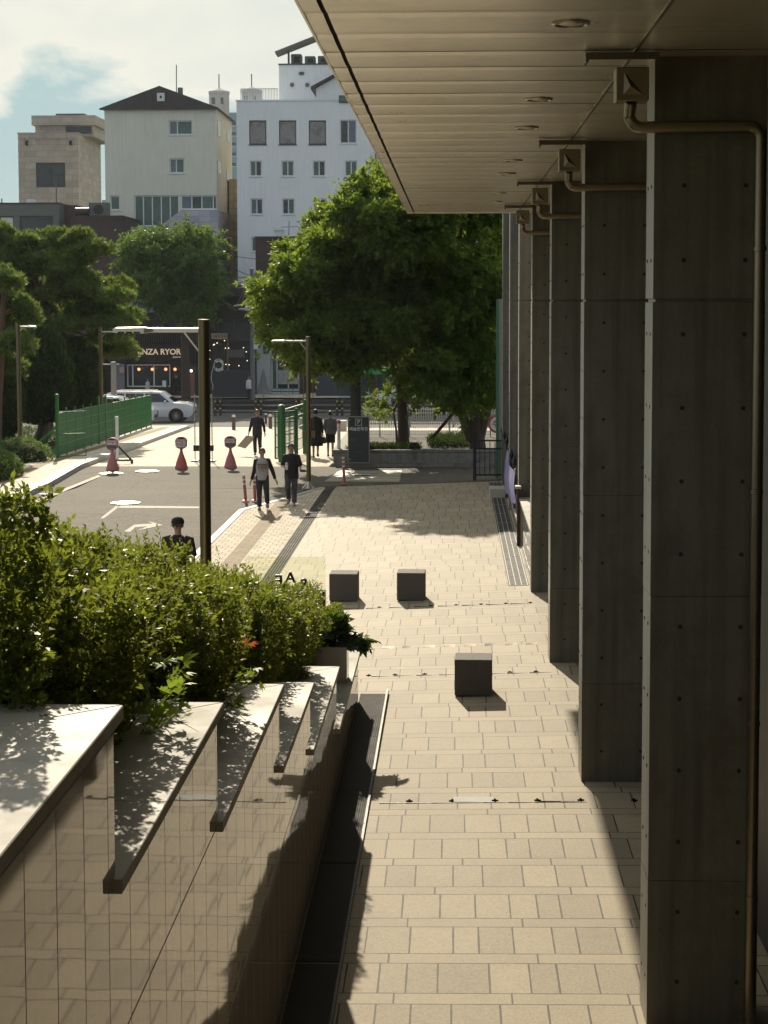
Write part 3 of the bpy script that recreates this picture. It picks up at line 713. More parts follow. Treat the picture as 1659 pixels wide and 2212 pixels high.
sapling("maple_sapling", "leafy maple branch hanging over the first stone coping at the left edge", "sapling", (-2.1, 6.9, 3.9), [(-1.62, 6.3, 4.05), (-1.7, 6.0, 4.0), (-1.6, 5.7, 4.02), (-1.75, 6.6, 4.2)], hedge_l, .07, 20)
sapling("maple_sapling", "dark maple foliage over the third stone coping", "sapling", (-2.0, 13.2, 2.2), [tuple(pt(px, py, 12.4)) for px, py in ((520, 1470), (545, 1455), (505, 1500), (560, 1470))], tree_l, .08, 14)
# fig in a stone planter
th = thing("stone_planter", "square dark stone planter standing at the low end of the stepped wall", "planter", (-1.53, 22.9, .66))
mb = MB(); z0 = .665
for (a, b, c, d) in ((-1.76, -1.32, 22.66, 22.70), (-1.76, -1.32, 23.06, 23.10), (-1.76, -1.72, 22.70, 23.06), (-1.36, -1.32, 22.70, 23.06)): mb.box(a, b, c, d, z0, 1.12)
mb.build("box", pol_m, th); MB().box(-1.715, -1.365, 22.705, 23.055, .7, 1.06).build("soil", soil_m, th)
sapling("fig_plant", "broad leaved fig plant spilling out of the stone planter", "plant", (-1.54, 22.9, 1.06), [tuple(pt(px, py, 22.8)) for px, py in ((735, 1322), (750, 1345), (775, 1375), (810, 1388), (785, 1395), (720, 1365), (705, 1375), (745, 1375), (760, 1400), (800, 1400))], fig_l, .17, 9, 5, .52, .012)

# ---- trees
def inpoly(x, y, poly):
    c = False; n = len(poly)
    for i in range(n):
        x1, y1 = poly[i]; x2, y2 = poly[i - 1]
        if (y1 > y) != (y2 > y) and x < (x2 - x1) * (y - y1) / (y2 - y1) + x1: c = not c
    return c
def crown_pts(poly, Y, depth, nclump, rpx, flat=.7):
    """clump centres spread through a crown of real depth whose outline is poly"""
    xs = [p[0] for p in poly]; ys = [p[1] for p in poly]; cx, cy = (min(xs) + max(xs)) / 2, (min(ys) + max(ys)) / 2; hw, hh = (max(xs) - min(xs)) / 2, (max(ys) - min(ys)) / 2
    C = []; tries = 0
    while len(C) < nclump and tries < 20000:
        tries += 1; x, y = rnd.uniform(min(xs), max(xs)), rnd.uniform(min(ys), max(ys)); k = .6
        if not all(inpoly(x + dx * rpx * k, y + dy * rpx * k * flat, poly) for dx, dy in ((1, 0), (-1, 0), (0, 1), (0, -1))): continue
        e = max(.15, 1 - ((x - cx) / hw) ** 2 * .8 - ((y - cy) / hh) ** 2 * .5); yy = Y + rnd.uniform(-1, 1) * depth * math.sqrt(e)
        p = pt(x, y, yy); r = rpx * Y / F * rnd.uniform(.65, 1.15)
        if all((p - q).length > r * .55 for q, _ in C): C.append((p, r))
    return C
def twigs_leaves(C, per, tw, leafL, leafW, flat=.6, sp=.16, up=.25):
    Vs = []
    for c, r in C:
        n = int(per * r * r); d = unit(rng.normal(size=(n, 3))); rad = rng.random(n) ** .45
        T = np.array(c) + d * rad[:, None] * np.array([r, r, r * flat])
        T += lump(T, 3.0)[:, None] * .15
        P = np.repeat(T, tw, 0) + rng.normal(size=(n * tw, 3)) * np.array([sp, sp, sp * .55])
        D = np.repeat(d, tw, 0) * .8 + rng.normal(size=(n * tw, 3)) * .8; D[:, 2] += up
        L = leafL * rng.uniform(.65, 1.25, n * tw); Vs.append(leaves(P, D, L, L * leafW, (0, 0, 1), .5))
    return np.concatenate(Vs)
def limbs(mb, trunk, rad, C, nl, r0):
    trunk = [Vector(p) for p in trunk]; mb.tube(trunk, rad, 10)
    Cs = sorted(C, key=lambda q: rnd.random())[:nl]
    for c, r in Cs:
        k = min(range(len(trunk)), key=lambda i: (trunk[i] - c).length + (0 if i >= len(trunk) // 2 else 3)); a = trunk[k]
        m = a.lerp(c, .5) + Vector((rnd.uniform(-.3, .3), rnd.uniform(-.3, .3), .25 * (c - a).length * .6))
        pts = [a, a.lerp(m, .55) + Vector((0, 0, .05)), m, m.lerp(c, .5) + Vector((0, 0, .05)), c]
        mb.tube(pts, [r0, r0 * .75, r0 * .5, r0 * .33, r0 * .15], 6)
def tree(name, label, trunk, rad, C, per, tw, L, Wd, leafm, barkm=bark_m, nl=16, r0=.07, flat=.6, sp=.16, up=.25, extra=(), group=None, spray=16):
    th = thing(name, label, "tree", tuple(trunk[0]), group); mb = MB(); limbs(mb, trunk, rad, C, nl, r0)
    for pts, rr in extra: mb.tube(pts, rr, 8)
    mb.build("trunk", barkm, th, smooth=True)
    Vs = [twigs_leaves(C, per, tw, L, Wd, flat, sp, up)]; big = [(c, r) for c, r in C if r > .3]
    if big and spray:                                   # ragged shoots reaching out of the clumps
        nS = spray * len(big); cc = np.array([tuple(c) for c, r in big]).repeat(spray, 0); rr = np.array([r for c, r in big]).repeat(spray)
        d = unit(rng.normal(size=(nS, 3)) * np.array([1, 1, .55]) + np.array([0, 0, up * .6])); a = cc + d * (rr * .55)[:, None]; ln = rr * rng.uniform(.5, 1.15, nS); k = 22
        tt = rng.random((nS, k)); P = a[:, None] + d[:, None] * (ln[:, None] * tt)[..., None]; P[..., 2] -= (tt ** 2 * .12) * ln[:, None]; P = P.reshape(-1, 3) + rng.normal(size=(nS * k, 3)) * .035
        D = np.repeat(d, k, 0) * .7 + rng.normal(size=(nS * k, 3)) * .55; Ls = L * rng.uniform(.7, 1.2, nS * k); Vs.append(leaves(P, D, Ls, Ls * Wd, (0, 0, 1), .6))
    quads_obj("crown", np.concatenate(Vs), leafm, th)
    return th
P2 = lambda Y, *l: [pt(x, y, Y) for x, y in l]
C1 = crown_pts([(760, 760), (700, 700), (690, 600), (705, 520), (735, 440), (770, 404), (815, 372), (838, 352), (856, 300), (1000, 270), (1100, 300), (1130, 560), (1110, 860), (1060, 885), (930, 872), (860, 815), (800, 800)], 64.5, 4.2, 190, 44, .5)
for _ in range(34):
    yy = rnd.uniform(58.5, 62); C1.append((pt(rnd.uniform(735, 960), rnd.uniform(400, 560), yy), rnd.uniform(34, 48) * yy / F))
tree("zelkova_tree", "broad leafy tree with a forked dark trunk growing in the stone planter", P2(65.2, (1032, 972), (1030, 930), (1026, 890), (1020, 850), (1012, 800), (1000, 740), (985, 660)), [.30, .24, .2, .17, .14, .11, .07], C1, 85, 14, .20, .52, tree_l, nl=30, r0=.07, flat=.5, sp=.125, up=-.05,
     extra=[(P2(65.2, (1020, 950), (1000, 900), (985, 860), (950, 830), (930, 790), (915, 740)), [.2, .16, .14, .11, .08, .05]), (P2(65.2, (1035, 945), (1050, 890), (1062, 830), (1068, 760), (1070, 690)), [.2, .18, .15, .11, .07])])
C2 = crown_pts([(542, 690), (548, 610), (600, 545), (640, 492), (700, 448), (745, 428), (800, 430), (840, 500), (840, 800), (780, 790), (740, 842), (695, 842), (655, 800), (600, 735)], 63.5, 3.4, 120, 42, .5)
tree("zelkova_tree", "leafy tree with glowing left edge reaching over the pavement beside the lamp post", [pt(872, 966, 67.5), pt(871, 910, 67.5), pt(867, 850, 67.2), pt(850, 770, 66.5), pt(815, 690, 65.5), pt(770, 610, 64.5)], [.22, .19, .17, .14, .11, .07], C2, 92, 14, .19, .52, tree_l, nl=28, r0=.06, flat=.5, sp=.12, up=-.05)
C3 = crown_pts([(252, 580), (270, 515), (335, 495), (380, 485), (440, 495), (490, 515), (506, 560), (500, 640), (470, 690), (430, 700), (370, 700), (300, 660), (258, 620)], 127, 4.2, 56, 38)
tree("street_tree", "dark drooping street tree in front of the restaurant", P2(127, (402, 862), (401, 800), (399, 740), (398, 690), (395, 640), (388, 590)), [.34, .3, .27, .24, .18, .1], C3, 20, 18, .32, .36, street_l, nl=18, r0=.1, flat=.75, sp=.24, up=-.55)
C4 = [(pt(x, y, 88), r * 88 / F) for x, y, r in ((150, 600, 26), (165, 615, 22), (60, 565, 28), (30, 575, 24), (140, 640, 22), (100, 585, 24), (115, 640, 20))]
tree("broadleaf_tree", "small bright green broadleaf tree glimpsed behind the pine branches", P2(88, (110, 930), (112, 800), (110, 700), (112, 640)), [.12, .1, .08, .05], C4, 120, 10, .15, .55, fresh_l, nl=7, r0=.04)
def pine(name, label, Y, trunk, rad, pads, extra, dens=600):
    C = []
    for x, y, rx, rz in pads:
        yy = Y + rnd.uniform(-1.6, 1.6); C.append((pt(x, y, yy), rx * Y / F, rz * Y / F * 1.15))
        for q in range(0): C.append((pt(x + rnd.uniform(-.8, .8) * rx, y + rnd.uniform(-.3, 1.2) * rz, yy + rnd.uniform(-1, 1)), rx * rnd.uniform(.3, .55) * Y / F, rz * rnd.uniform(.5, .9) * Y / F))
    th = thing(name, label, "tree", tuple(trunk[0])); mb = MB(); limbs(mb, trunk, rad, [(c, a) for c, a, b in C], min(26, len(C)), .055)
    for pts, rr in extra: mb.tube(pts, rr, 8)
    mb.build("trunk", pbark_m, th, smooth=True)
    Vs = []
    for c, rx, rz in C:
        n = int(dens * rx * max(rx, .5)); d = unit(rng.normal(size=(n, 3))); d[:, 2] = np.abs(d[:, 2]) * 1.3 - .35
        T = np.array(c) + d * (rng.random(n) ** .4)[:, None] * np.array([rx, rx, rz])
        T += lump(T, 4.0)[:, None] * np.array([.1, .1, .2]) + rng.normal(size=T.shape) * np.array([.06, .06, .08])
        k = 18; P = np.repeat(T, k, 0); D = rng.normal(size=(n * k, 3)) * .6 + np.repeat(d * .5 + rng.normal(size=(n, 3)) * .45, k, 0); D[:, 2] += .75
        L = rng.uniform(.16, .30, n * k); Vs.append(leaves(P, D, L, L * .15, (0, 0, 1), .3, .05))
    quads_obj("crown", np.concatenate(Vs), pine_l, th)
ppoly = [(-40, 478), (20, 486), (60, 490), (110, 494), (160, 496), (205, 522), (250, 560), (288, 592), (290, 640), (262, 668), (338, 676), (336, 696), (285, 708), (285, 772), (236, 784), (190, 772), (186, 735), (150, 712), (120, 735), (60, 742), (20, 770), (-40, 770)]
pads = []
while len(pads) < 74:
    x, y = rnd.uniform(-40, 335), rnd.uniform(478, 784); r = rnd.uniform(24, 48)
    if all(inpoly(x + dx, y + dy, ppoly) for dx, dy in ((r * .55, 0), (-r * .55, 0), (0, r * .3), (0, -r * .3))): pads.append((x, y, r, r * rnd.uniform(.2, .32)))
pine("pine_tree", "large spreading red pine whose boughs reach over the lamp posts", 82, P2(82, (92, 945), (96, 860), (100, 770), (96, 725), (104, 690), (92, 640), (74, 600), (52, 565)), [.26, .24, .22, .2, .19, .15, .12, .08], pads,
     [(P2(82, (104, 692), (150, 696), (190, 700), (208, 705)), [.09, .075, .06, .04]), (P2(82, (98, 660), (125, 640), (150, 615), (175, 590)), [.1, .08, .06, .04]), (P2(82, (110, 700), (150, 710), (190, 728)), [.05, .04, .03])])
pine("pine_tree", "second pine with upright tufts at the left edge, in front of the spreading pine", 69, P2(69, (-8, 950), (-5, 860), (2, 760), (6, 680), (8, 620)), [.2, .18, .15, .1, .06], [(14, 612, 38, 24), (8, 655, 45, 24), (50, 668, 28, 22), (64, 690, 24, 18), (8, 718, 45, 28), (32, 752, 42, 28), (14, 795, 40, 28)], [], 600)
def juniper(label, Y, base, x0, x1, y0, y1, group):
    b = pt(*base, Y); th = thing("juniper_tree", label, "tree", tuple(b), group)
    top = pt((x0 + x1) / 2, y0, Y); bot = pt((x0 + x1) / 2, y1, Y); rx = (x1 - x0) / 2 * Y / F; H = top.z - bot.z
    MB().tube([b, b.lerp(bot, .9), bot.lerp(top, .5)], [.16, .14, .06], 8).build("trunk", bark_m, th, smooth=True)
    n = int(5200 * rx * H / 3); u = rng.random(n); a = rng.uniform(0, 6.28, n); prof = np.sin(np.pi * np.clip(u * .83 + .14, 0, 1)) ** .7
    r = rx * prof * (1 - .28 * rng.random(n) ** 2)
    T = np.stack([bot.x + np.cos(a) * r, bot.y + np.sin(a) * r, bot.z + u * H], 1); lp = lump(T, 3.1)
    out = np.stack([np.cos(a), np.sin(a), np.zeros(n)], 1); T += out * (lp * .3)[:, None]
    k = 12; P = np.repeat(T, k, 0) + rng.normal(size=(n * k, 3)) * .05; D = np.repeat(out, k, 0) * .55 + rng.normal(size=(n * k, 3)) * .4; D[:, 2] += 1.0
    L = rng.uniform(.12, .26, n * k); quads_obj("crown", leaves(P, D, L, L * .2, (0, 0, 1), .2, .05), jun_l, th)
    ring = [[(bot.x + math.cos(t_) * rx * .62 * max(.05, math.sin(math.pi * min(1, u_ * .83 + .14)) ** .7), bot.y + math.sin(t_) * rx * .62 * max(.05, math.sin(math.pi * min(1, u_ * .83 + .14)) ** .7), bot.z + u_ * H * .96) for t_ in np.linspace(0, 6.28, 13)[:-1]] for u_ in np.linspace(.03, 1, 9)]
    MB().loft(ring).build("inner_branches", MATS["dark foliage core"], th)
juniper("dark rounded juniper behind the left lamp post", 76, (81, 950), 36, 150, 715, 912, 'junipers behind the green fence')
juniper("dark juniper with a thin trunk standing right behind the green fence", 81, (157, 935), 116, 214, 738, 905, 'junipers behind the green fence')
juniper("low dark juniper cut by the left edge of the view", 72, (6, 965), -45, 48, 790, 945, 'junipers behind the green fence')
def bush(name, label, Y, x0, x1, y0, y1, leafm, per=900, L=.06, group=None, depth=None):
    a, b = pt(x0, y1, Y), pt(x1, y0, Y); c = (a + b) / 2; g = gz(c.x, c.y) + .1; rx = (b.x - a.x) / 2; rz = max(.2, b.z - g); dy = depth or rx
    th = thing(name, label, "shrub", (c.x, c.y, g), group)
    n = int(per * max(rx, dy) * rz); d = unit(rng.normal(size=(n, 3))); d[:, 2] = np.abs(d[:, 2]); T = np.array([c.x, c.y, g]) + d * np.array([rx, dy, rz]) * (1 - .12 * rng.random(n) ** 2)[:, None]
    T += unit(d) * (lump(T, 4.5) * .09)[:, None]
    quads_obj("foliage", sprigs(T, d + rng.normal(size=d.shape) * .4 + np.array([0, 0, .3]), rng.uniform(.05, .14, n), 8, L, .5), leafm, th)
    ring = [[(c.x + math.cos(q) * rx * .85 * math.cos(e), c.y + math.sin(q) * dy * .85 * math.cos(e), g + rz * .85 * math.sin(e)) for q in np.linspace(0, 6.28, 17)[:-1]] for e in np.linspace(0, 1.5, 6)]
    MB().loft(ring).build("twigs", MATS["dark foliage core"], th)
bush("clipped_shrub", "low clipped shrub at the very left edge beside the pavement", 58, -60, 38, 977, 1030, street_l, 900, .07, 'clipped shrubs by the pavement', 2.0)
bush("clipped_shrub", "long low clipped shrub in front of the green gate post", 64, -30, 112, 949, 990, street_l, 700, .07, 'clipped shrubs by the pavement', 1.2)
# planting in the stone planter
Cs = [(pt(x, y, 68), r * 68 / F) for x, y, r in ((815, 870, 20), (845, 850, 22), (880, 848, 22), (830, 895, 18), (800, 885, 14), (900, 870, 16), (860, 880, 16))]
tree("flowering_shrub", "loose twiggy shrub behind the dark parking sign", P2(68, (858, 968), (856, 930), (850, 890)), [.05, .04, .03], Cs, 60, 8, .11, .5, tree_l, nl=7, r0=.03)
n = 2600; gx = np.concatenate([rng.uniform(-3.6, -1.2, n // 2), rng.uniform(-.9, .9, n // 2)]); gy = np.where(gx < -1, rng.uniform(63.9, 65, n), rng.uniform(66, 70, n))
quads_obj("ground_cover", sprigs(np.stack([gx, gy, np.full(n, .2)], 1), rng.normal(size=(n, 3)) * .4 + np.array([0, 0, 1]), rng.uniform(.1, .3, n), 8, .11, .35), jun_l, kind='stuff')
n = 5000; gx = rng.uniform(-26, -15.5, n); gy = rng.uniform(62, 92, n)
quads_obj("grass", sprigs(np.stack([gx, gy, np.array([gz(a, b) for a, b in zip(gx, gy)]) + .08], 1), rng.normal(size=(n, 3)) * .4 + np.array([0, 0, 1]), rng.uniform(.1, .25, n), 7, .16, .2), jun_l, kind='stuff')
# ------------------------------------------------------------------ stone cubes
cube_m = mat("flamed granite block", (.10, .087, .07), .8, var=.3, scale=30, bump=.4, bscale=90)
for px0, px1, py, rz, lb in ((709.6, 774, 1301, R(-1.5), "stone cube seat behind the planter, left one of the far pair"), (858, 918, 1299, R(-1), "stone cube seat right of its twin in the far pair on the plaza"), (985, 1062, 1506, R(-1.5), "nearest stone cube seat standing alone in the middle of the plaza")):
    a, b = gp(px0, py), gp(px1, py); w = b.x - a.x; s = .515
    th = thing("stone_cube_seat", lb, "cube seat", ((a.x + b.x) / 2, a.y + s / 2, gz((a.x + b.x) / 2, a.y)), 'stone cube seats on the plaza'); th.rotation_euler.z = rz
    c = th.location; mb = MB(); mb.box(c.x - s / 2, c.x + s / 2, c.y - s / 2, c.y + s / 2, c.z + .012, c.z + s); mb.build("block", cube_m, th, bevel=.012, seg=2)
    MB().box(c.x - s / 2 + .03, c.x + s / 2 - .03, c.y - s / 2 + .03, c.y + s / 2 - .03, c.z - .03, c.z + .014).build("base", iron_m, th)

# ------------------------------------------------------------------ lamp posts
post_m = mat("bronze steel post", (.17, .135, .075), .3, 1.0, var=.1)
lamp_m = mat("pale aluminium luminaire", (.6, .58, .54), .3, .9)
def lamp_post(label, x, y, zb, zt, r, arm, z_arm, lum, group='lamp posts', plate=False, spot=True):
    th = thing("lamp_post", label, "lamp post", (x, y, zb), group)
    MB().lathe([(r * 1.02, 0), (r, .02), (r, zt - zb - .02), (r * 1.04, zt - zb - .018), (r * 1.04, zt - zb), (.01, zt - zb + .002)], (x, y, zb), 24).build("pole", post_m, th, smooth=True)
    s = 1 if arm > 0 else -1; k = abs(arm)
    MB().tube([(x + s * r * .8, y, z_arm), (x + s * k * .62, y, z_arm)], r * .42, 12).build("arm", lamp_m, th, smooth=True)
    b = MB().bar((x + s * r * .9, y, z_arm - .26 * k / 1.1), (x + s * .24 * k / 1.1, y, z_arm - .03), .018); b.build("bracket", lamp_m, th)
    mb = MB(); a, c = x + s * k * .56, x + s * k; h = r * .95
    rings = []
    for u, w, hh in ((0, .5, .55), (.12, .85, .8), (.2, 1, 1), (.92, 1, .85), (1, .8, .5)):
        xx = a + (c - a) * u; rings.append([(xx, y - r * 1.5 * w, z_arm - h * .6 * hh), (xx, y + r * 1.5 * w, z_arm - h * .6 * hh), (xx, y + r * 1.5 * w, z_arm + h * .5 * hh), (xx, y, z_arm + h * .62 * hh), (xx, y - r * 1.5 * w, z_arm + h * .5 * hh)])
    lm_ = mb.loft(rings).build("lamp_head", lamp_m, th, bevel=.006)
    mb = MB()
    for i in range(3):
        u0 = a + (c - a) * (.3 + .2 * i); u1 = u0 + (c - a) * .16; mb.box(min(u0, u1), max(u0, u1), y - r * 1.52, y - r * 1.1, z_arm - h * .56, z_arm - h * .25)
    mb.build("vent_slots", black_m, lm_)
    if plate:
        q = MB(); q.box(x - .2, x + .2, y - .2, y + .2, zb, zb + .03)
        for i in range(4): q.bar((x + .17 * (1 if i % 2 else -1), y + .17 * (1 if i > 1 else -1), zb + .03), (x, y, zb + .22), .03)
        q.lathe([(r * 1.5, 0), (r * 1.3, .2)], (x, y, zb + .03), 12)
        q.build("base_plate", steel_m, th)
    if spot:
        for sx in (-1, 1):
            f = MB(); f.tube([(x + sx * (r + .07), y, zb + 1.8), (x + sx * (r + .07), y, zb + 3.4)], .012, 6); f.box(x + sx * (r + .02), x + sx * (r + .12), y - .05, y + .05, zb + 1.55, zb + 1.75); f.bar((x, y, zb + 1.65), (x + sx * (r + .05), y, zb + 1.65), .03)
            f.build("flag_bracket", post_m, th)
bp = pt(440, 700, 24.3)
lamp_post("big bronze lamp post rising out of the hedge with a bright arm to the left", bp.x, 24.3, .6, pt(440, 690, 24.3).z, .075, PX(245, 24.3) - bp.x, pt(440, 713, 24.3).z, 0, spot=False)
b2 = gp(667, 1056)
lamp_post("lamp post on a bolted plate beside the two walking people", b2.x, b2.y, gz(b2.x, b2.y), pt(659, 727, b2.y).z, .07, PX(580, b2.y) - PX(659, b2.y), pt(620, 737, b2.y).z, 0, plate=True)
lamp_post("lamp post at the far left in front of the pines", PX(38, 66.3), 66.3, gz(-15.5, 66.3) + .05, pt(36, 700, 66.3).z, .075, PX(76, 66.3) - PX(36, 66.3), pt(36, 706, 66.3).z, 0, spot=False)
lamp_post("slim lamp post behind the green fence with its arm to the right", PX(216, 78.2), 78.2, gz(-17, 78.2) + .05, pt(214, 706, 78.2).z, .075, PX(262, 78.2) - PX(214, 78.2), pt(214, 717, 78.2).z, 0, spot=False)

# ------------------------------------------------------------------ red sign stands
redp_m = mat("faded red plastic", (.46, .10, .08), .5, var=.3, scale=12); pinkp_m = mat("sun bleached red plastic", (.46, .16, .15), .55, var=.3, scale=12)
white_m = mat("white paint", (.72, .71, .68), .5); teal_m = mat("teal sign panel", (.05, .13, .14), .5)
def sign_stand(label, px, py, m, second):
    p = gp(px, py); s = 1.02; z0 = gz(p.x, p.y) - .03
    th = thing("no_parking_stand", label, "sign stand", (p.x, p.y, z0), 'red no parking stands on the driveway'); o = th.location
    mb = MB(); mb.lathe([(.29, 0), (.29, .05), (.27, .10), (.20, .30), (.10, .50), (.062, .60), (.06, .66), (.10, .72)], o, 20, .76, .62); mb.build("foot", m, th, smooth=True)
    mb = MB(); pl = []
    for i in range(13): a = math.pi * i / 12; pl.append((.2 * math.cos(a), .95 + .15 * math.sin(a)))
    pl += [(-.19, .76), (-.1, .69), (.1, .69), (.19, .76)]
    mb.prism(pl, lambda u, v, w: (o.x + u, o.y + w, o.z + v), -.07, .07); mb.build("head", m, th, bevel=.02)
    MB().prism([(.10 * math.cos(a * .5236), 1.045 + .022 * math.sin(a * .5236)) for a in range(12)], lambda u, v, w: (o.x + u, o.y + w, o.z + v), -.074, -.066).build("handle_hole", black_m, th)
    f = MB(); f.box(o.x - .17, o.x + .17, o.y - .074, o.y - .06, o.z + .87, o.z + 1.0); fp = f.build("sign_face", white_m, th)
    text_mb("주차금지", .098, (o.x, o.y - .076, o.z + .935), .003, bold=.003).build("lettering", redp_m, fp)
    g = MB(); g.box(o.x - .16, o.x + .16, o.y - .074, o.y - .06, o.z + .745, o.z + .845); gp_ = g.build("lower_panel", second, th)
    if second is white_m: text_mb("건국대학교", .068, (o.x, o.y - .076, o.z + .795), .003).build("lettering", black_m, gp_)
    else: text_mb("KU 주차", .075, (o.x, o.y - .076, o.z + .795), .003).build("lettering", redp_m, gp_)
sign_stand("pinkish red no parking stand at the kerb, leftmost, with a teal lower panel", 243, 1014, pinkp_m, teal_m)
sign_stand("bright red no parking stand in the middle of the driveway with two white panels", 392, 1011, redp_m, white_m)
sign_stand("no parking stand beside the man carrying a board, rightmost of the three", 498, 1009, pinkp_m, teal_m)
# delineator posts
for (bx, by), (tx, ty), lb in (((531, 1083), (526, 1025), "red delineator post leaning slightly, left of the walker in the two tone shirt"), ((551, 1082), (549, 1027), "red delineator post partly hidden behind the walker in the two tone shirt"), ((744, 1046), (741, 986), "red and white banded delineator post at the corner of the far grate")):
    p = gp(bx, by); top = pt(tx, ty, p.y); z0 = gz(p.x, p.y); h = top.z - z0; dx = (top.x - p.x) / h
    th = thing("delineator_post", lb, "delineator post", (p.x, p.y, z0), 'red delineator posts'); L = lambda z: (p.x + dx * z, p.y, z0 + z)
    MB().lathe([(.11, 0), (.11, .025), (.05, .05)], (p.x, p.y, z0), 16).build("base", redp_m, th, smooth=True)
    MB().tube([L(.03), L(h - .03), L(h)], [.042, .042, .03], 14).build("post", redp_m, th, smooth=True)
    for f in (.62, .78, .92): MB().tube([L(h * f), L(h * f + .05)], .0435, 14).build("reflective_band", white_m, th, smooth=True)
# bollards
bol_m = mat("brown bollard", (.11, .065, .045), .6, var=.3)
for x0, x1, y0, y1, lb in ((501, 509, 895, 927, "brown bollard left of the man carrying a board"), (580, 588, 894, 924, "brown bollard right of the man carrying a board"), (572, 577, 892, 914, "small pale bollard just behind the brown one by the green gate"), (644, 650, 889, 904, "short pinkish bollard beside the concrete block")):
    p = gp((x0 + x1) / 2, y1); h = pt(x0, y0, p.y).z - gz(p.x, p.y); r = (x1 - x0) / 2 * p.y / F
    th = thing("bollard", lb, "bollard", (p.x, p.y, gz(p.x, p.y) - .03), 'bollards at the street end')
    MB().lathe([(r, 0), (r, h * .92), (r * .9, h * .98), (.01, h)], th.location, 14).build("shaft", bol_m, th, smooth=True)
    MB().lathe([(r + .004, 0), (r + .004, .06)], (p.x, p.y, th.location.z + h * .86), 14).build("band", white_m, th, smooth=True)
for x0, x1, y0, y1, lb in ((646, 662, 903, 925, "grey concrete block seat by the lamp post with the bolted plate"), (733, 748, 909, 930, "grey concrete block behind the dark parking sign")):
    p = gp(x0, y1); w = (x1 - x0) * p.y / F; h = pt(x0, y0, p.y).z - gz(p.x, p.y)
    b = MB().box(p.x, p.x + w, p.y, p.y + .5, gz(p.x, p.y) - .03, gz(p.x, p.y) + h).build("concrete_block", kerb_m, bevel=.02); tagset(b, lb, "block")

# ------------------------------------------------------------------ green fence and gates
grn_m = mat("green powder coated steel", (.028, .155, .042), .45, var=.15)
th = thing("mesh_fence", "bright green mesh fence running back along the left pavement", "fence", (fx(66), 66, gz(fx(66), 66)))
mb = MB()
y = 66.0
while y < 94:
    x = fx(y); z = gz(x, y) + .11
    mb.box(x - .006, x + .006, y - .009, y + .009, z + .06, z + 1.62); y += .06
for h in (.08, .45, .85, 1.25, 1.6):
    for i in range(14):
        a, b = 66 + 2 * i, 68 + 2 * i; mb.bar((fx(a) + .012, a, gz(fx(a), a) + .11 + h), (fx(b) + .012, b, gz(fx(b), b) + .11 + h), .016)
mb.build("mesh_panel", grn_m, th)
for i in range(15):
    y = 66 + 2 * i; x = fx(y); z = gz(x, y) + .1; big = i in (0, 5, 6)
    r = .07 if i == 0 else (.055 if big else .03); h = 2.28 if i == 0 else (1.95 if big else 1.72)
    MB().lathe([(r, 0), (r, h), (r * 1.1, h + .01), (r * .5, h + .04)], (x, y, z), 12).build("post", grn_m, th, smooth=True)
MB().bar((fx(66), 66, gz(-14, 66) + 1.25), (fx(66) - 1.35, 66.0, gz(-14, 66) + .15), .07).build("brace", grn_m, th)
for zz in (.05, .85, 1.65): MB().bar((fx(66), 65.95, gz(-14, 66) + .12 + zz), (fx(66) + .95, 66.4, gz(-14, 66) + .12 + zz), .03).build("gate_rail", grn_m, th)
MB().bar((fx(66) + .95, 66.4, gz(-14, 66) + .15), (fx(66) + .95, 66.4, gz(-14, 66) + 1.8), .03).build("gate_stile", grn_m, th)
g = gp(612, 996); th = thing("mesh_gate", "open green mesh gate folded back at the right of the crossing", "gate", (g.x, g.y, gz(g.x, g.y)))
z0 = th.location.z; hh = pt(612, 890, g.y).z - z0
for x, y, r, h, nm in ((g.x - .05, g.y, .13, hh + .25, "post"), (g.x + .35, g.y + 5.4, .09, hh + .3, "post"), (g.x + .42, g.y + .6, .07, hh + .1, "post")):
    zz = gz(x, y) - .03; MB().lathe([(r, 0), (r, h), (r * .5, h + .05)], (x, y, zz), 14).build(nm, grn_m, th, smooth=True)
for (x0, y0), (x1, y1) in (((g.x - .28, g.y - .1), (g.x + .42, g.y + .6)), ((g.x - .2, g.y + .3), (g.x + .3, g.y + 5.2))):
    mb = MB(); n = 26
    for i in range(n + 1):
        t_ = i / n; x, y = x0 + (x1 - x0) * t_, y0 + (y1 - y0) * t_; mb.bar((x, y, z0 + .1), (x, y, z0 + hh), .014 if i % n else .05)
    for q in (.1, .5, .95, 1.4, hh): mb.bar((x0, y0, z0 + q), (x1, y1, z0 + q), .04)
    mb.build("gate_leaf", grn_m, th)
# wheeled stand near the left sign, frame stand behind the big post
p = gp(262, 1000); th = thing("wheeled_stand", "tall black and white post on a black triangular wheeled base beside the leftmost red stand", "stand", (p.x, p.y, gz(p.x, p.y) - .03)); o = th.location
MB().box(o.x - .2, o.x - .09, o.y - .05, o.y + .05, o.z + .1, o.z + 1.68).build("post", white_m, th, bevel=.01)
mb = MB(); mb.box(o.x - .21, o.x - .19, o.y - .055, o.y + .055, o.z + .1, o.z + 1.6); mb.bar((o.x - .12, o.y, o.z + .65), (o.x + .36, o.y, o.z + .14), .06); mb.bar((o.x - .25, o.y, o.z + .13), (o.x + .42, o.y, o.z + .13), .07); mb.bar((o.x - .15, o.y - .25, o.z + .13), (o.x - .15, o.y + .25, o.z + .13), .06); mb.build("base_frame", black_m, th)
for dx in (-.2, .38): MB().tube([(o.x + dx, o.y - .02, o.z + .05), (o.x + dx, o.y + .02, o.z + .05)], .05, 12).build("wheel", black_m, th)
p = gp(440, 995); th = thing("banner_stand", "empty banner stand with two thin uprights, seen behind the big bronze lamp post", "stand", (p.x, p.y, gz(p.x, p.y) - .03)); o = th.location
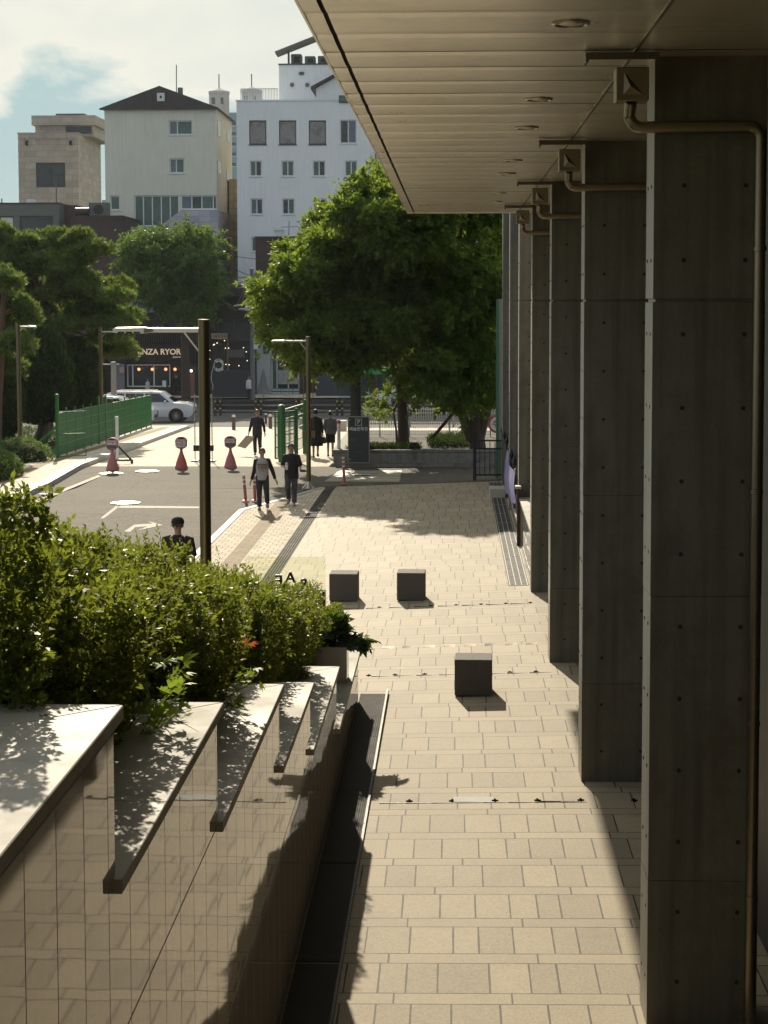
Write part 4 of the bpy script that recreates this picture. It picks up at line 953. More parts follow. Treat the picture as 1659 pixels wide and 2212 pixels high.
for sx in (-1, 1):
    MB().tube([(o.x + sx * .31, o.y, o.z + .05), (o.x + sx * .31, o.y, o.z + 2.45)], .02, 8).build("upright", steel_m, th, smooth=True)
    MB().box(o.x + sx * .31 - .12, o.x + sx * .31 + .12, o.y - .25, o.y + .25, o.z, o.z + .05).build("foot", iron_m, th)
MB().box(o.x - .36, o.x + .36, o.y - .1, o.y + .1, o.z + .38, o.z + .6).build("ballast_box", iron_m, th, bevel=.01)

# ------------------------------------------------------------------ planter with the tree, its fence, post and parking sign
plc_m = mat("weathered planter concrete", (.22, .2, .17), .8, var=.3, streak=.4, bump=.2, spotcol=(.1, .09, .07))
YP = 63.55; xl = PX(720, YP, 980); zb = gz(-2, YP)
th = thing("tree_planter", "long low concrete planter holding the forked tree", "planter", (0, YP, zb))
mb = MB(); mb.box(xl, 3.2, YP, YP + .35, zb - .3, .2); mb.box(xl, xl + .35, YP + .35, 75, -1, .2); mb.build("wall", plc_m, th, bevel=.01)
mb = MB(); mb.box(xl - .03, 3.2, YP - .04, YP + .42, .205, .285); mb.box(xl - .03, xl + .42, YP + .422, 75, .205, .285); mb.build("coping", plc_m, th, bevel=.01)
MB().box(xl - .05, 3.2, YP - .25, YP - .01, zb - .3, zb + .1).build("plinth", plc_m, th, bevel=.01)
MB().box(xl + .3, 3.2, YP + .3, 75, -1, .16).build("soil", soil_m, th)
th = thing("mesh_fence", "thin grey wire fence standing in the tree planter behind the shrubs", "fence", (0, 71.5, .16)); YF = 71.5
mb = MB(); x = PX(783, YF)
zt = pt(900, 893, YF).z
while x < 2.2: mb.box(x - .004, x + .004, YF - .003, YF + .003, .2, zt); x += .085
for q in range(7): zz = .25 + (zt - .25) * q / 6; mb.box(PX(783, YF), 2.2, YF - .004, YF + .004, zz - .006, zz + .006)
wire_m = mat("grey galvanised wire", (.3, .3, .28), .45, .7); mb.build("wire_mesh", wire_m, th)
for px in (786, 820, 884, 971, 1060): MB().lathe([(.025, 0), (.025, zt - .14), (.01, zt - .12)], (PX(px, YF), YF, .15), 8).build("post", wire_m, th)
MB().tube([(PX(783, YF), YF, zt), (2.2, YF, zt)], .022, 8).build("top_rail", wire_m, th)
a, b = pt(925, 956, 67), pt(1000, 868, 66); th = MB().bar(a, b, .09).build("tree_prop", bark_m); tagset(th, "leaning dark timber prop supporting the forked tree", "tree prop")
pX = PX(768, 66.3); th = thing("steel_post", "tall black square steel post rising behind the parking sign into the leaves", "post", (pX, 66.3, .15))
MB().box(pX - .19, pX + .10, 66.1, 66.5, .1, 4.6).build("shaft", mat("charcoal painted steel", (.05, .048, .042), .5, var=.2), th, bevel=.01)
MB().box(pX + .105, pX + .19, 66.15, 66.45, .1, 4.6).build("side_channel", black_m, th)
MB().box(pX - .1, pX + .02, 66.07, 66.098, .2, 4.6).build("front_strip", MATS["charcoal painted steel"], th)
# parking sign
YS = 63.0; s0, s1 = pt(751.5, 1000, YS), pt(798, 900, YS)
th = thing("parking_sign", "dark upright parking sign with a pale rounded frame and white lettering", "sign", ((s0.x + s1.x) / 2, YS, gz(s0.x, YS)))
def rrect(x0, x1, z0, z1, r, n=5):
    out = []
    for cx, cz, a0 in ((x1 - r, z1 - r, 0), (x0 + r, z1 - r, 90), (x0 + r, z0 + r, 180), (x1 - r, z0 + r, 270)):
        for i in range(n + 1): a = R(a0 + 90 * i / n); out.append((cx + r * math.cos(a), cz + r * math.sin(a)))
    return out
fn = lambda u, v, w: (u, w, v)
MB().prism(rrect(s0.x, s1.x, s0.z, s1.z, .05), fn, YS, YS + .12).build("frame", mat("pale sign frame", (.32, .31, .27), .5), th)
sf = MB().prism(rrect(s0.x + .025, s1.x - .025, s0.z + .025, s1.z - .025, .04), fn, YS - .012, YS + .05).build("panel", mat("dark slate sign panel", (.03, .033, .038), .45), th)
cx = (s0.x + s1.x) / 2; W_ = s1.x - s0.x; mid = mat("pale sign lettering", (.55, .55, .52), .5)
text_mb("P", .2, (cx, YS - .016, pt(775, 912, YS).z), .003, bold=.004).build("lettering", mid, sf)
q = pt(775, 912, YS); mb = MB(); k = .115
for a, b, c, d in ((-k, k, k - .018, k), (-k, k, -k, -k + .018), (-k, -k + .018, -k + .019, k - .019), (k - .018, k, -k + .019, k - .019)): mb.box(cx + a, cx + b, YS - .018, YS - .013, q.z + c, q.z + d)
mb.build("emblem_frame", mid, sf)
text_mb("예술문화관", .14, (cx, YS - .016, pt(775, 927, YS).z), .003, bold=.004).build("lettering", mid, sf)
dim = mat("dim sign lettering", (.13, .12, .105), .5)
text_mb("B2", .13, (cx - .18, YS - .016, pt(765, 950, YS).z), .003).build("lettering", dim, sf)
text_mb("출입시간", .07, (cx, YS - .016, pt(775, 977, YS).z), .003).build("lettering", dim, sf)
for zz in (s0.z + .12, s1.z - .12): MB().prism([(s0.x + .07 + .018 * math.cos(a), zz + .018 * math.sin(a)) for a in np.linspace(0, 6.2, 9)[:-1]], fn, YS - .022, YS - .01).build("bolt", mid, sf)
# red capped white marker on the planter end
p = pt(732, 972, 64.2); th = thing("marker_pole", "white marker pole with a red cap standing at the end of the tree planter", "marker pole", (p.x, 64.2, .28)); h = pt(732, 907, 64.2).z - .28
MB().lathe([(.06, 0), (.06, h - .12)], (p.x, 64.2, .28), 14).build("pole", white_m, th, smooth=True)
MB().lathe([(.068, 0), (.068, .1), (.04, .13)], (p.x, 64.2, .28 + h - .13), 14).build("cap", redp_m, th, smooth=True)
for i in range(4): text_mb("주차금지"[i], .085, (p.x, 64.135, .28 + h - .3 - .12 * i), .004).build("lettering", redp_m, th)

# ------------------------------------------------------------------ right hand side beyond the columns
th = thing("plinth_wall", "low polished granite plinth below the farther columns", "wall", (1.46, 34.7, 0))
MB().box(1.47, 2.598, 34.72, 40.88, -.1, 1.0).build("face", pol_m, th); MB().box(1.45, 2.598, 34.71, 40.885, 1.003, 1.06).build("coping", cop_m, th, bevel=.004)
MB().box(1.47, 2.598, 41.5, 55.9, -.1, .36).build("low_face", pol_m, th); MB().box(1.44, 2.598, 41.45, 55.95, .363, .42).build("low_coping", cop_m, th, bevel=.004)
th = thing("iron_railing", "black iron railing with pointed finials on the low granite wall", "railing", (1.46, 42, .42))
brown_m = mat("dark red brown panel", (.035, .015, .012), .4)
MB().box(1.40, 1.47, 40.62, 40.85, 0, 1.27).build("end_panel", brown_m, th); MB().box(1.36, 1.49, 40.58, 40.87, 1.272, 1.33).build("end_cap", kerb_m, th)
for i in range(7):
    y = 42.2 + 2.2 * i; f = MB(); f.box(1.44, 1.48, y - .02, y + .02, .42, 1.45); f.build("post", black_m, th)
    MB().lathe([(.03, 0), (.05, .04), (.055, .1), (.02, .2), (.004, .23)], (1.46, y, 1.45), 10).build("finial", black_m, th, smooth=True)
mb = MB()
for zz in (.55, 1.38): mb.box(1.452, 1.468, 42.2, 55.4, zz, zz + .03)
for i in range(90):
    y = 48.6 + i * .075; mb.box(1.454, 1.466, y - .006, y + .006, .58, 1.38)
mb.build("bars", black_m, th)
MB().box(1.425, 1.44, 50.3, 54.9, .2, 1.5).build("screen_panel", black_m, th)
# purple banner tied to the railing
bm_ = MB(); n = 16; rows_ = []
for j in range(7):
    v = j / 6; row = []
    for i in range(n + 1):
        u = i / n; y = 42.3 + 6.6 * u; zt = 1.46 - .12 * math.sin(math.pi * u) + .05 * u; zb_ = .78 - .42 * u ** .7
        row.append((1.405 + .03 * math.sin(u * 9 + v * 2) - .04 * math.sin(math.pi * v), y, zt + (zb_ - zt) * v))
    rows_.append(row)
vs = [p for r in rows_ for p in r]; bm_.add(vs, [(j * (n + 1) + i, j * (n + 1) + i + 1, (j + 1) * (n + 1) + i + 1, (j + 1) * (n + 1) + i) for j in range(6) for i in range(n)])
ban_m, t, out = newmat("purple banner cloth"); co = t.n('ShaderNodeTexCoord').outputs['Object']
nz = t.n('ShaderNodeTexNoise', {'Vector': co, 'Scale': 2.2, 'Detail': 6.0}).outputs[0]; c = t.mix(t.ramp(nz, [(.35, 0), (.7, 1)]), (.34, .31, .62), (.60, .55, .78))
b = t.n('ShaderNodeBsdfPrincipled', {'Base Color': c, 'Roughness': .7}); tl = t.n('ShaderNodeBsdfTranslucent', {0: c}); t.t.links.new(t.n('ShaderNodeMixShader', {0: .45, 1: b.outputs[0], 2: tl.outputs[0]}).outputs[0], out.inputs[0])
tagset(bm_.build("banner", ban_m, smooth=True), "purple cloth banner tied along the black iron railing", "banner")
p = gp(1060, 1076); o = MB().box(1.0, 1.43, p.y, p.y + .9, -.05, pt(1060, 1056, p.y).z).build("concrete_step", kerb_m, bevel=.01); tagset(o, "small concrete step block at the end of the dark grate channel", "step")
YG = 56.7; th = thing("iron_gate", "open black iron gate beyond the slab plaza, beside the cream hoarding", "gate", (PX(1030, YG), YG, 0))
x0, x1 = PX(1026, YG), PX(1092, YG); zt, zb_ = pt(1060, 950, YG).z, pt(1060, 1036, YG).z
for x in (x0, x1): MB().box(x - .05, x + .05, YG - .05, YG + .05, zb_ - .02, zt + .25).build("post", black_m, th)
mb = MB()
for z in (zt - .05, zt - .3, zb_ + .12): mb.box(x0 + .05, x1 - .05, YG - .02, YG + .02, z, z + .05)
for i in range(1, 6): x = x0 + (x1 - x0) * i / 6; mb.box(x - .012, x + .012, YG - .012, YG + .012, zb_ + .16, zt - .06)
mb.build("leaf", black_m, th)
MB().lathe([(.05, 0), (.07, .06), (.02, .2), (.004, .25)], (x1, YG, zt + .25), 10).build("finial", black_m, th, smooth=True)
YH = 57.4; hx = PX(1072, YH, 700); th = thing("hoarding", "tall cream hoarding with a green edge strip beyond the last column", "hoarding", (hx, YH, 0))
MB().box(hx + .07, 2.595, YH, YH + .12, -.1, pt(1080, 646, YH).z).build("panel", mat("cream hoarding sheet", (.34, .35, .24), .6, var=.1), th)
MB().box(hx, hx + .068, YH - .02, YH + .14, -.1, pt(1080, 646, YH).z).build("edge_strip", mat("green edge strip", (.06, .22, .13), .5), th)
text_mb("C", .55, pt(1100, 940, YH - .012), .006, shear=.25).build("lettering", black_m, th)
c = pt(1074, 916, 58.2); th = thing("round_sign", "round white sign with a red ring, half hidden by the cream hoarding", "sign", (c.x, 58.2, gz(c.x, 58)))
circ = lambda r: [(c.x + r * math.cos(a), c.z + r * math.sin(a)) for a in np.linspace(0, 2 * math.pi, 33)[:-1]]
MB().prism(circ(.29), fn, 58.2, 58.23).build("ring", redp_m, th); fc = MB().prism(circ(.22), fn, 58.19, 58.21).build("face", white_m, th)
text_mb("추", .22, (c.x - .06, 58.186, c.z), .003, bold=.004).build("lettering", redp_m, fc)
MB().box(c.x - .03, c.x + .03, 58.24, 58.3, gz(c.x, 58), c.z).build("post", wire_m, th)

# ------------------------------------------------------------------ people
def person(label, base, H, ang, arms, legs, sk, shirt, trousers, shoes, hair, sleeve='long', hem=.90, coat=None, shorts=False, cap=None, head_tilt=0.0, long_hair=False, fingers=True, slm=None, pale=None, shirt_w=1.0, glasses=False):
    """arms / legs: joint lists in metres for a 1.72 m figure facing -Y, x to its left"""
    th = thing("person", label, "person", base); th.rotation_euler.z = ang; s = H / 1.72; B = Vector(base)
    T = lambda p: B + Vector(p) * s
    V = []; E = []; Rr = []
    def ch(par, pts):
        for p, r in pts:
            V.append(T(p) - B); Rr.append(r * s); i = len(V) - 1
            if par is not None: E.append((par, i))
            par = i
        return par
    root = ch(None, [((0, 0, .95), .12)]); chest = ch(root, [((0, .01, 1.12), .105), ((0, 0, 1.30), .12)])
    ht = head_tilt
    neck = ch(chest, [((0, .005, 1.44), .062), ((0, 0, 1.50), .052), ((0, -.015 - ht * .3, 1.555), .066), ((0, -.015 - ht, 1.625), .086), ((0, .0 - ht, 1.675), .07), ((0, .0 - ht, 1.70), .035)])
    for sd, A in zip((-1, 1), arms):
        e = ch(chest, [(A[0], .058), (A[1], .040), (A[2], .027)]); w, h = Vector(A[2]), Vector(A[3]); d = (h - w).normalized(); lat = Vector((-sd * .3, -.9, 0)); lat = (lat - d * lat.dot(d)).normalized(); nrm = d.cross(lat)
        pm = w + d * .075; e = ch(e, [(pm, .030)])
        if fingers:
            for i, (o_, L_) in enumerate(((-.030, .062), (-.010, .075), (.010, .072), (.028, .055))):
                a = pm + lat * o_ + d * .03; m_ = a + d * L_ * .55 + nrm * .008 * sd; t_ = m_ + d * L_ * .4 + nrm * .022 * sd; ch(e, [(a, .0095), (m_, .0085), (t_, .007)])
            a = w + d * .035 - lat * .03; ch(e, [(a, .011), (a + d * .04 - lat * .03, .009), (a + d * .07 - lat * .035, .0075)])
    for sd, A in zip((-1, 1), legs):
        e = ch(root, [(A[0], .085), (A[1], .055), (A[2], .037), (A[3], .03)])
    me = bpy.data.meshes.new("body"); me.from_pydata([tuple(v) for v in V], E, []); ob = bpy.data.objects.new("body", me); COL.objects.link(ob)
    md = ob.modifiers.new("s", 'SKIN'); md.use_smooth_shade = True
    for i, sv in enumerate(me.skin_vertices[0].data): sv.radius = (Rr[i], Rr[i]); sv.use_root = (i == 0)
    ob.modifiers.new("u", 'SUBSURF').levels = 1
    dg = bpy.context.evaluated_depsgraph_get(); m2 = bpy.data.meshes.new_from_object(ob.evaluated_get(dg)); bpy.data.objects.remove(ob); bpy.data.meshes.remove(me)
    m2.name = "body"; m2.materials.clear(); m2.materials.append(sk); ob = bpy.data.objects.new("body", m2); COL.objects.link(ob); ob.parent = th
    body = ob
    def el(z, rx, ry, y=0, n=16, x=0): return [T((x + rx * math.cos(2 * math.pi * i / n), y + ry * math.sin(2 * math.pi * i / n), z)) for i in range(n)]
    w = shirt_w; mb = MB()
    if coat: mb.loft([el(coat, .27, .20, .01), el(coat + .25, .25, .18), el(.95, .20 * w, .15), el(1.1, .185 * w, .135), el(1.28, .205 * w, .135), el(1.37, .205 * w, .12), el(1.43, .14, .095), el(1.475, .07, .066)])
    else: mb.loft([el(hem, .185 * w, .14, .01), el(hem + .03, .188 * w, .142, .01), el(1.05, .178 * w, .13), el(1.15, .178 * w, .128), el(1.28, .195 * w, .13), el(1.36, .19 * w, .115), el(1.42, .13, .09), el(1.465, .068, .064)])
    sh = mb.build("coat" if coat else "shirt", shirt, th, smooth=True)
    for A in arms:
        mb = MB(); S0, E0, W0 = Vector(A[0]), Vector(A[1]), Vector(A[2]); inn = S0 + Vector((-S0.x * .35, 0, .015))
        if sleeve == 'long': pts = [inn, S0, S0.lerp(E0, .5), E0, E0.lerp(W0, .5), W0.lerp(E0, .04)]; rr = [.06, .078, .066, .056, .050, .042]
        else: pts = [inn, S0, S0.lerp(E0, .5), S0.lerp(E0, .95)]; rr = [.06, .082, .075, .07]
        mb.tube([T(p) for p in pts], [r * s for r in rr], 12); mb.build("sleeve", slm or shirt, th, smooth=True)
    mb = MB()
    for A in legs:
        h, k, a = Vector(A[0]), Vector(A[1]), Vector(A[2])
        if shorts: pts = [h + Vector((0, 0, .06)), h.lerp(k, .5), h.lerp(k, .92)]; rr = [.10, .10, .098]
        else: pts = [h + Vector((0, 0, .06)), h.lerp(k, .4), k, k.lerp(a, .5), a.lerp(k, .06)]; rr = [.10, .095, .075, .068, .066]
        mb.tube([T(p) for p in pts], [r * s for r in rr], 12)
    mb.loft([el(.80, .15, .115), el(.88, .175, .13), el(1.0, .165, .122)])
    mb.build("shorts" if shorts else "trousers", trousers, th, smooth=True)
    for A in legs:
        a, t_ = Vector(A[2]), Vector(A[3]); d = (t_ - a); d.z *= .4; d.normalize(); sole = min(a.z, t_.z) - .055; mb = MB(); rings = []
        for u, wd, hh in ((-.085, .028, .05), (-.06, .04, .09), (0, .044, .10), (.07, .048, .07), (.13, .046, .05), (.165, .028, .035)):
            c = a + d * u; lat = Vector((-d.y, d.x, 0)).normalized(); zc = a.z - .07 + (t_.z - a.z + .05) * max(0, u) / .16
            rings.append([T(c * 1 + lat * wd * math.cos(q) + Vector((0, 0, zc - c.z + max(-.018, hh * .5 * math.sin(q)) + hh * .2))) for q in np.linspace(0, 2 * math.pi, 11)[:-1]])
        mb.loft(rings).build("shoe", shoes, th, smooth=True)
    # head details
    hy = -.015 - ht; mb = MB(); hc = T((0, hy + .012, 1.635))
    k = MB().ball((0, 0, 0), .093, .108, .102, 18, 14); keep = []
    for f in k.f:
        c = sum((Vector(k.v[i]) for i in f), Vector()) / len(f)
        if not (c.y < -.025 and c.z < .045 + .02 * math.sin(c.x * 60)) and c.z > (-.16 if long_hair else -.055) and not (abs(c.x) > .05 and c.y < .0 and c.z < 0): keep.append(f)
    mb.add([hc + Vector(p) * s * 1.03 for p in k.v], keep)
    if long_hair: mb.loft([el(1.50, .085, .05, hy + .06), el(1.56, .10, .06, hy + .055), el(1.64, .095, .07, hy + .04)])
    mb.build("hair", hair, th, smooth=True)
    mb = MB()
    for sx in (-1, 1): mb.ball(T((sx * .032, hy - .083, 1.632)), .012 * s, .008 * s, .006 * s, 8, 6)
    mb.build("eyes", black_m, body); mb = MB(); mb.ball(T((0, hy - .082, 1.572)), .022 * s, .008 * s, .006 * s, 8, 6); mb.build("mouth", mat("lips", (.28, .10, .08), .5) if "lips" not in MATS else MATS["lips"], body)
    mb = MB(); mb.loft([[T((x * .004, hy - .080, 1.635)) for x in (-1, 1)] + [T((0, hy - .092, 1.632))], [T((-.016, hy - .080, 1.592)), T((.016, hy - .080, 1.592)), T((0, hy - .112, 1.595))]]); mb.build("nose", sk, body, smooth=True)
    mb = MB()
    for sx in (-1, 1): mb.ball(T((sx * .088, hy + .012, 1.615)), .012 * s, .022 * s, .032 * s, 8, 6)
    mb.build("ears", sk, body, smooth=True)
    if cap:
        mb = MB(); mb.lathe([(.104, 0), (.106, .03), (.095, .075), (.06, .105), (.012, .118)], (0, 0, 0), 18, 1, 1.12); m3 = MB(); m3.add([T((p[0], p[1] + hy + .01, p[2] + 1.645)) for p in mb.v], mb.f)
        pk = [(-.085, -.08), (-.07, -.15), (-.03, -.185), (.03, -.185), (.07, -.15), (.085, -.08)]; m3.prism(pk, lambda u, v, w_: T((u, v + hy, 1.652 + w_ + (v + .08) * .25)), 0, .012)
        m3.build("cap", cap, th, smooth=True)
    if glasses:
        mb = MB()
        for sx in (-1, 1): mb.prism(rrect(sx * .034 - .026, sx * .034 + .026, 1.616, 1.65, .01, 3), lambda u, v, w_: T((u, w_, v)), hy - .100, hy - .094)
        mb.build("sunglasses", black_m, th)
    th['_s'] = s; del th['_s']
    return th
skin_m = mat("skin", (.38, .23, .16), .5, var=.08); hair_m = mat("black hair", (.012, .010, .009), .45); brhair_m = mat("brown hair", (.04, .024, .017), .5)
navy_m = mat("dark navy cloth", (.018, .018, .026), .85, var=.2); blk_m = mat("black cloth", (.012, .011, .011), .85, var=.2); grey_m = mat("light grey cloth", (.34, .32, .30), .9, var=.1); jean_m = mat("dark denim", (.022, .024, .032), .85, var=.25, scale=14); gjean_m = mat("grey denim", (.055, .058, .066), .85, var=.25, scale=14)
grsw_m = mat("grey sweater wool", (.13, .13, .145), .95, var=.15); shoe_m = mat("pale trainers", (.22, .16, .14), .6); dshoe_m = mat("dark shoes", (.02, .018, .017), .5)
AR = lambda e, w, h, sx=.165, sz=1.385: [((-sx, 0, sz), (-abs(e[0]), e[1], e[2]), (-abs(w[0]), w[1], w[2]), (-abs(h[0]), h[1], h[2])), ((sx, 0, sz), e, w, h)]
LG = lambda l, r: [[(-.085, 0, .90)] + l, [(.085, 0, .90)] + r]
# walker in a raglan shirt
b = gp(567, 1101); arms = [((-.165, 0, 1.375), (-.225, .03, 1.08), (-.30, .0, .84), (-.33, -.03, .76)), ((.165, 0, 1.375), (.285, .03, 1.09), (.36, -.02, .86), (.40, -.05, .79))]
w1 = person("person in a grey shirt with dark sleeves and dark trousers walking towards the camera", (b.x, b.y, gz(b.x, b.y)), 1.66, R(4), arms, LG([(-.085, -.04, .49), (-.08, -.06, .075), (-.09, -.20, .035)], [(.12, -.06, .50), (.135, .16, .17), (.14, .06, .06)]), skin_m, grey_m, jean_m, shoe_m, brhair_m, slm=blk_m, hem=.84, head_tilt=.0, long_hair=False)
sh = [c for c in w1.children if c.name.startswith("shirt")][0]; rust_m = mat("rust print", (.16, .05, .04), .8)
for tx, sz, zz in (("Verydear", .085, 1.28), ("2 N 8", .10, 1.19), ("-------", .06, 1.11)):
    k = text_mb(tx, sz, (b.x, b.y - .142, gz(b.x, b.y) + zz * 1.66 / 1.72), .004, bold=.002); k.build("print", rust_m, sh)
# walker in a dark shirt with cup and bottle
b = gp(630, 1093); arms = [((-.165, 0, 1.385), (-.25, .02, 1.12), (-.16, -.22, 1.10), (-.11, -.29, 1.12)), ((.165, 0, 1.385), (.245, .03, 1.10), (.27, -.20, 1.03), (.30, -.29, 1.02))]
w2 = person("person in a dark loose shirt and grey jeans walking towards the camera with drinks", (b.x, b.y, gz(b.x, b.y)), 1.70, R(-2), arms, LG([(-.10, -.08, .52), (-.10, .18, .19), (-.10, .10, .08)], [(.085, -.03, .49), (.08, -.05, .075), (.085, -.19, .035)]), skin_m, blk_m, gjean_m, shoe_m, hair_m, sleeve='short', hem=.78, shirt_w=1.08)
z0 = gz(b.x, b.y)
th = thing("cup", "clear takeaway cup with a white sleeve held by the person in the dark shirt", "cup", (b.x - .10, b.y - .33, z0 + 1.03))
MB().lathe([(.03, 0), (.042, .13)], th.location, 14).build("sleeve", white_m, th, smooth=True); MB().lathe([(.043, .131), (.045, .15), (.04, .18), (.015, .20)], th.location, 14).build("lid", mat("clear plastic lid", (.5, .5, .5), .1), th, smooth=True)
th = thing("bottle", "dark bottle held out by the person in the dark shirt", "bottle", (b.x + .33, b.y - .34, z0 + .97))
o = th.location; MB().tube([(o.x - .06, o.y, o.z + .04), (o.x + .06, o.y - .03, o.z + .03), (o.x + .11, o.y - .04, o.z + .028), (o.x + .15, o.y - .05, o.z + .026)], [.036, .036, .018, .016], 12).build("glass", mat("dark bottle glass", (.015, .012, .008), .1), th, smooth=True)
MB().tube([(o.x - .045, o.y, o.z + .04), (o.x + .02, o.y - .016, o.z + .035)], .0372, 12).build("paper_label", mat("cream label", (.4, .36, .2), .6), th)
# man with a board
b = gp(556, 983); z0 = gz(b.x, b.y); arms = [((-.175, 0, 1.385), (-.24, .02, 1.12), (-.30, -.06, .89), (-.32, -.08, .81)), ((.175, 0, 1.385), (.25, .02, 1.11), (.29, -.05, .87), (.30, -.07, .79))]
person("man in a dark navy work jacket and trousers carrying a flat board", (b.x, b.y, z0), 1.72, 0, arms, LG([(-.09, -.04, .49), (-.08, .0, .075), (-.09, -.14, .035)], [(.10, -.06, .50), (.10, .16, .16), (.10, .05, .06)]), skin_m, navy_m, navy_m, dshoe_m, hair_m, hem=.80, fingers=True)
P = [pt(x, y, b.y - .12) for x, y in ((512, 964), (532, 941), (549, 943), (545, 953), (530, 969))]; brd = MB()
brd.add([tuple(p) for p in P] + [(p.x, p.y + .02, p.z) for p in P], [(0, 1, 2, 3, 4), (9, 8, 7, 6, 5)] + [(i, (i + 1) % 5, 5 + (i + 1) % 5, 5 + i)[::-1] for i in range(5)])
tagset(brd.build("board", mat("pale cardboard", (.36, .29, .23), .8)), "pale flat board held at the side of the man in the navy jacket", "board")
# two people walking away
b = gp(682, 988); z0 = gz(b.x, b.y); dn = AR((.23, .02, 1.10), (.25, -.02, .86), (.255, -.04, .78), .16)
person("person in a long black coat seen from behind, walking towards the street", (b.x, b.y, z0), 1.78, math.pi, dn, LG([(-.08, .0, .49), (-.08, .10, .15), (-.085, -.02, .05)], [(.08, -.03, .49), (.08, -.03, .075), (.085, -.16, .035)]), skin_m, blk_m, blk_m, dshoe_m, hair_m, coat=.42, shorts=True)
th = thing("handbag", "dark handbag carried by the person in the long black coat", "bag", (b.x + .27, b.y, z0 + .52)); o = th.location; MB().prism([(-.14, 0), (.14, 0), (.11, .24), (-.11, .24)], lambda u, v, w: (o.x + u * .8, o.y + w, o.z + v), -.05, .05).build("body", blk_m, th, bevel=.015); MB().tube([(o.x - .06, o.y, o.z + .23), (o.x - .04, o.y, o.z + .33), (o.x + .04, o.y, o.z + .33), (o.x + .06, o.y, o.z + .23)], .01, 6).build("handle", blk_m, th)
b = gp(714, 986); z0 = gz(b.x, b.y)
person("person in a grey sweater and dark knee length shorts seen from behind", (b.x, b.y, z0), 1.70, math.pi, AR((.22, .03, 1.12), (.20, -.12, .95), (.19, -.18, .90), .165), LG([(-.08, .0, .49), (-.08, .02, .075), (-.085, -.12, .035)], [(.09, .0, .49), (.09, .02, .075), (.095, -.12, .035)]), skin_m, grsw_m, blk_m, dshoe_m, hair_m, shorts=True, hem=.86)
# man in a cap on the hidden stair
Ym = 24.6; tp = pt(384, 1115, Ym); zst = 4.0 - math.floor((Ym - 7) / .95) * .163
person("man in a black cap, sunglasses and dark shirt standing behind the hedge", (tp.x, Ym, zst), (tp.z - zst) / 1.765 * 1.72, R(-8), AR((.245, .03, 1.10), (.27, -.02, .87), (.275, -.04, .79), .19), LG([(-.09, 0, .49), (-.09, .02, .075), (-.1, -.12, .035)], [(.09, 0, .49), (.09, .02, .075), (.1, -.12, .035)]), skin_m, blk_m, blk_m, dshoe_m, hair_m, cap=blk_m, glasses=True, shirt_w=1.1, sleeve='short')
# small figures by the shops
still = LG([(-.08, 0, .49), (-.08, .02, .075), (-.085, -.12, .035)], [(.08, 0, .49), (.08, .02, .075), (.085, -.12, .035)])
whs_m = mat("white cotton", (.55, .55, .55), .9); dn2 = AR((.22, .02, 1.11), (.23, -.02, .87), (.235, -.04, .79), .155)
for px, Y, top, ang, tr, pants, hr, lb in ((317, 130, 817, R(70), whs_m, jean_m, hair_m, "person in a white top walking past the restaurant window"), (379, 133.2, 812, R(10), blk_m, blk_m, hair_m, "person in black standing at the restaurant doorway"), (536, 129, 812, R(60), whs_m, jean_m, hair_m, "person in a pale top walking past the shop window lettering")):
    q = pt(px, top, Y); q.x = PX(px, Y) if px != 536 else PX(536, Y)
    if px == 536: q.x = PX(536, Y)
    g = .08 if Y >= 131 else -1.5
    g = gz(0, Y) + (.08 if Y > 131 else -.05)
    person(lb, (PX(px if px != 536 else 536, Y), Y, g), max(1.55, min(1.78, q.z - g)), ang, dn2, still, skin_m, tr, pants, dshoe_m, hr, hem=.85, fingers=False)
b = pt(840, 828, 110); g = gz(0, 110) - .05
person("person in a pale lilac top standing by the street behind the twiggy shrub", (b.x, 110, g), 1.68, R(-80), dn2, still, skin_m, mat("pale lilac cotton", (.42, .34, .38), .9), jean_m, dshoe_m, brhair_m, hem=.85, fingers=False)

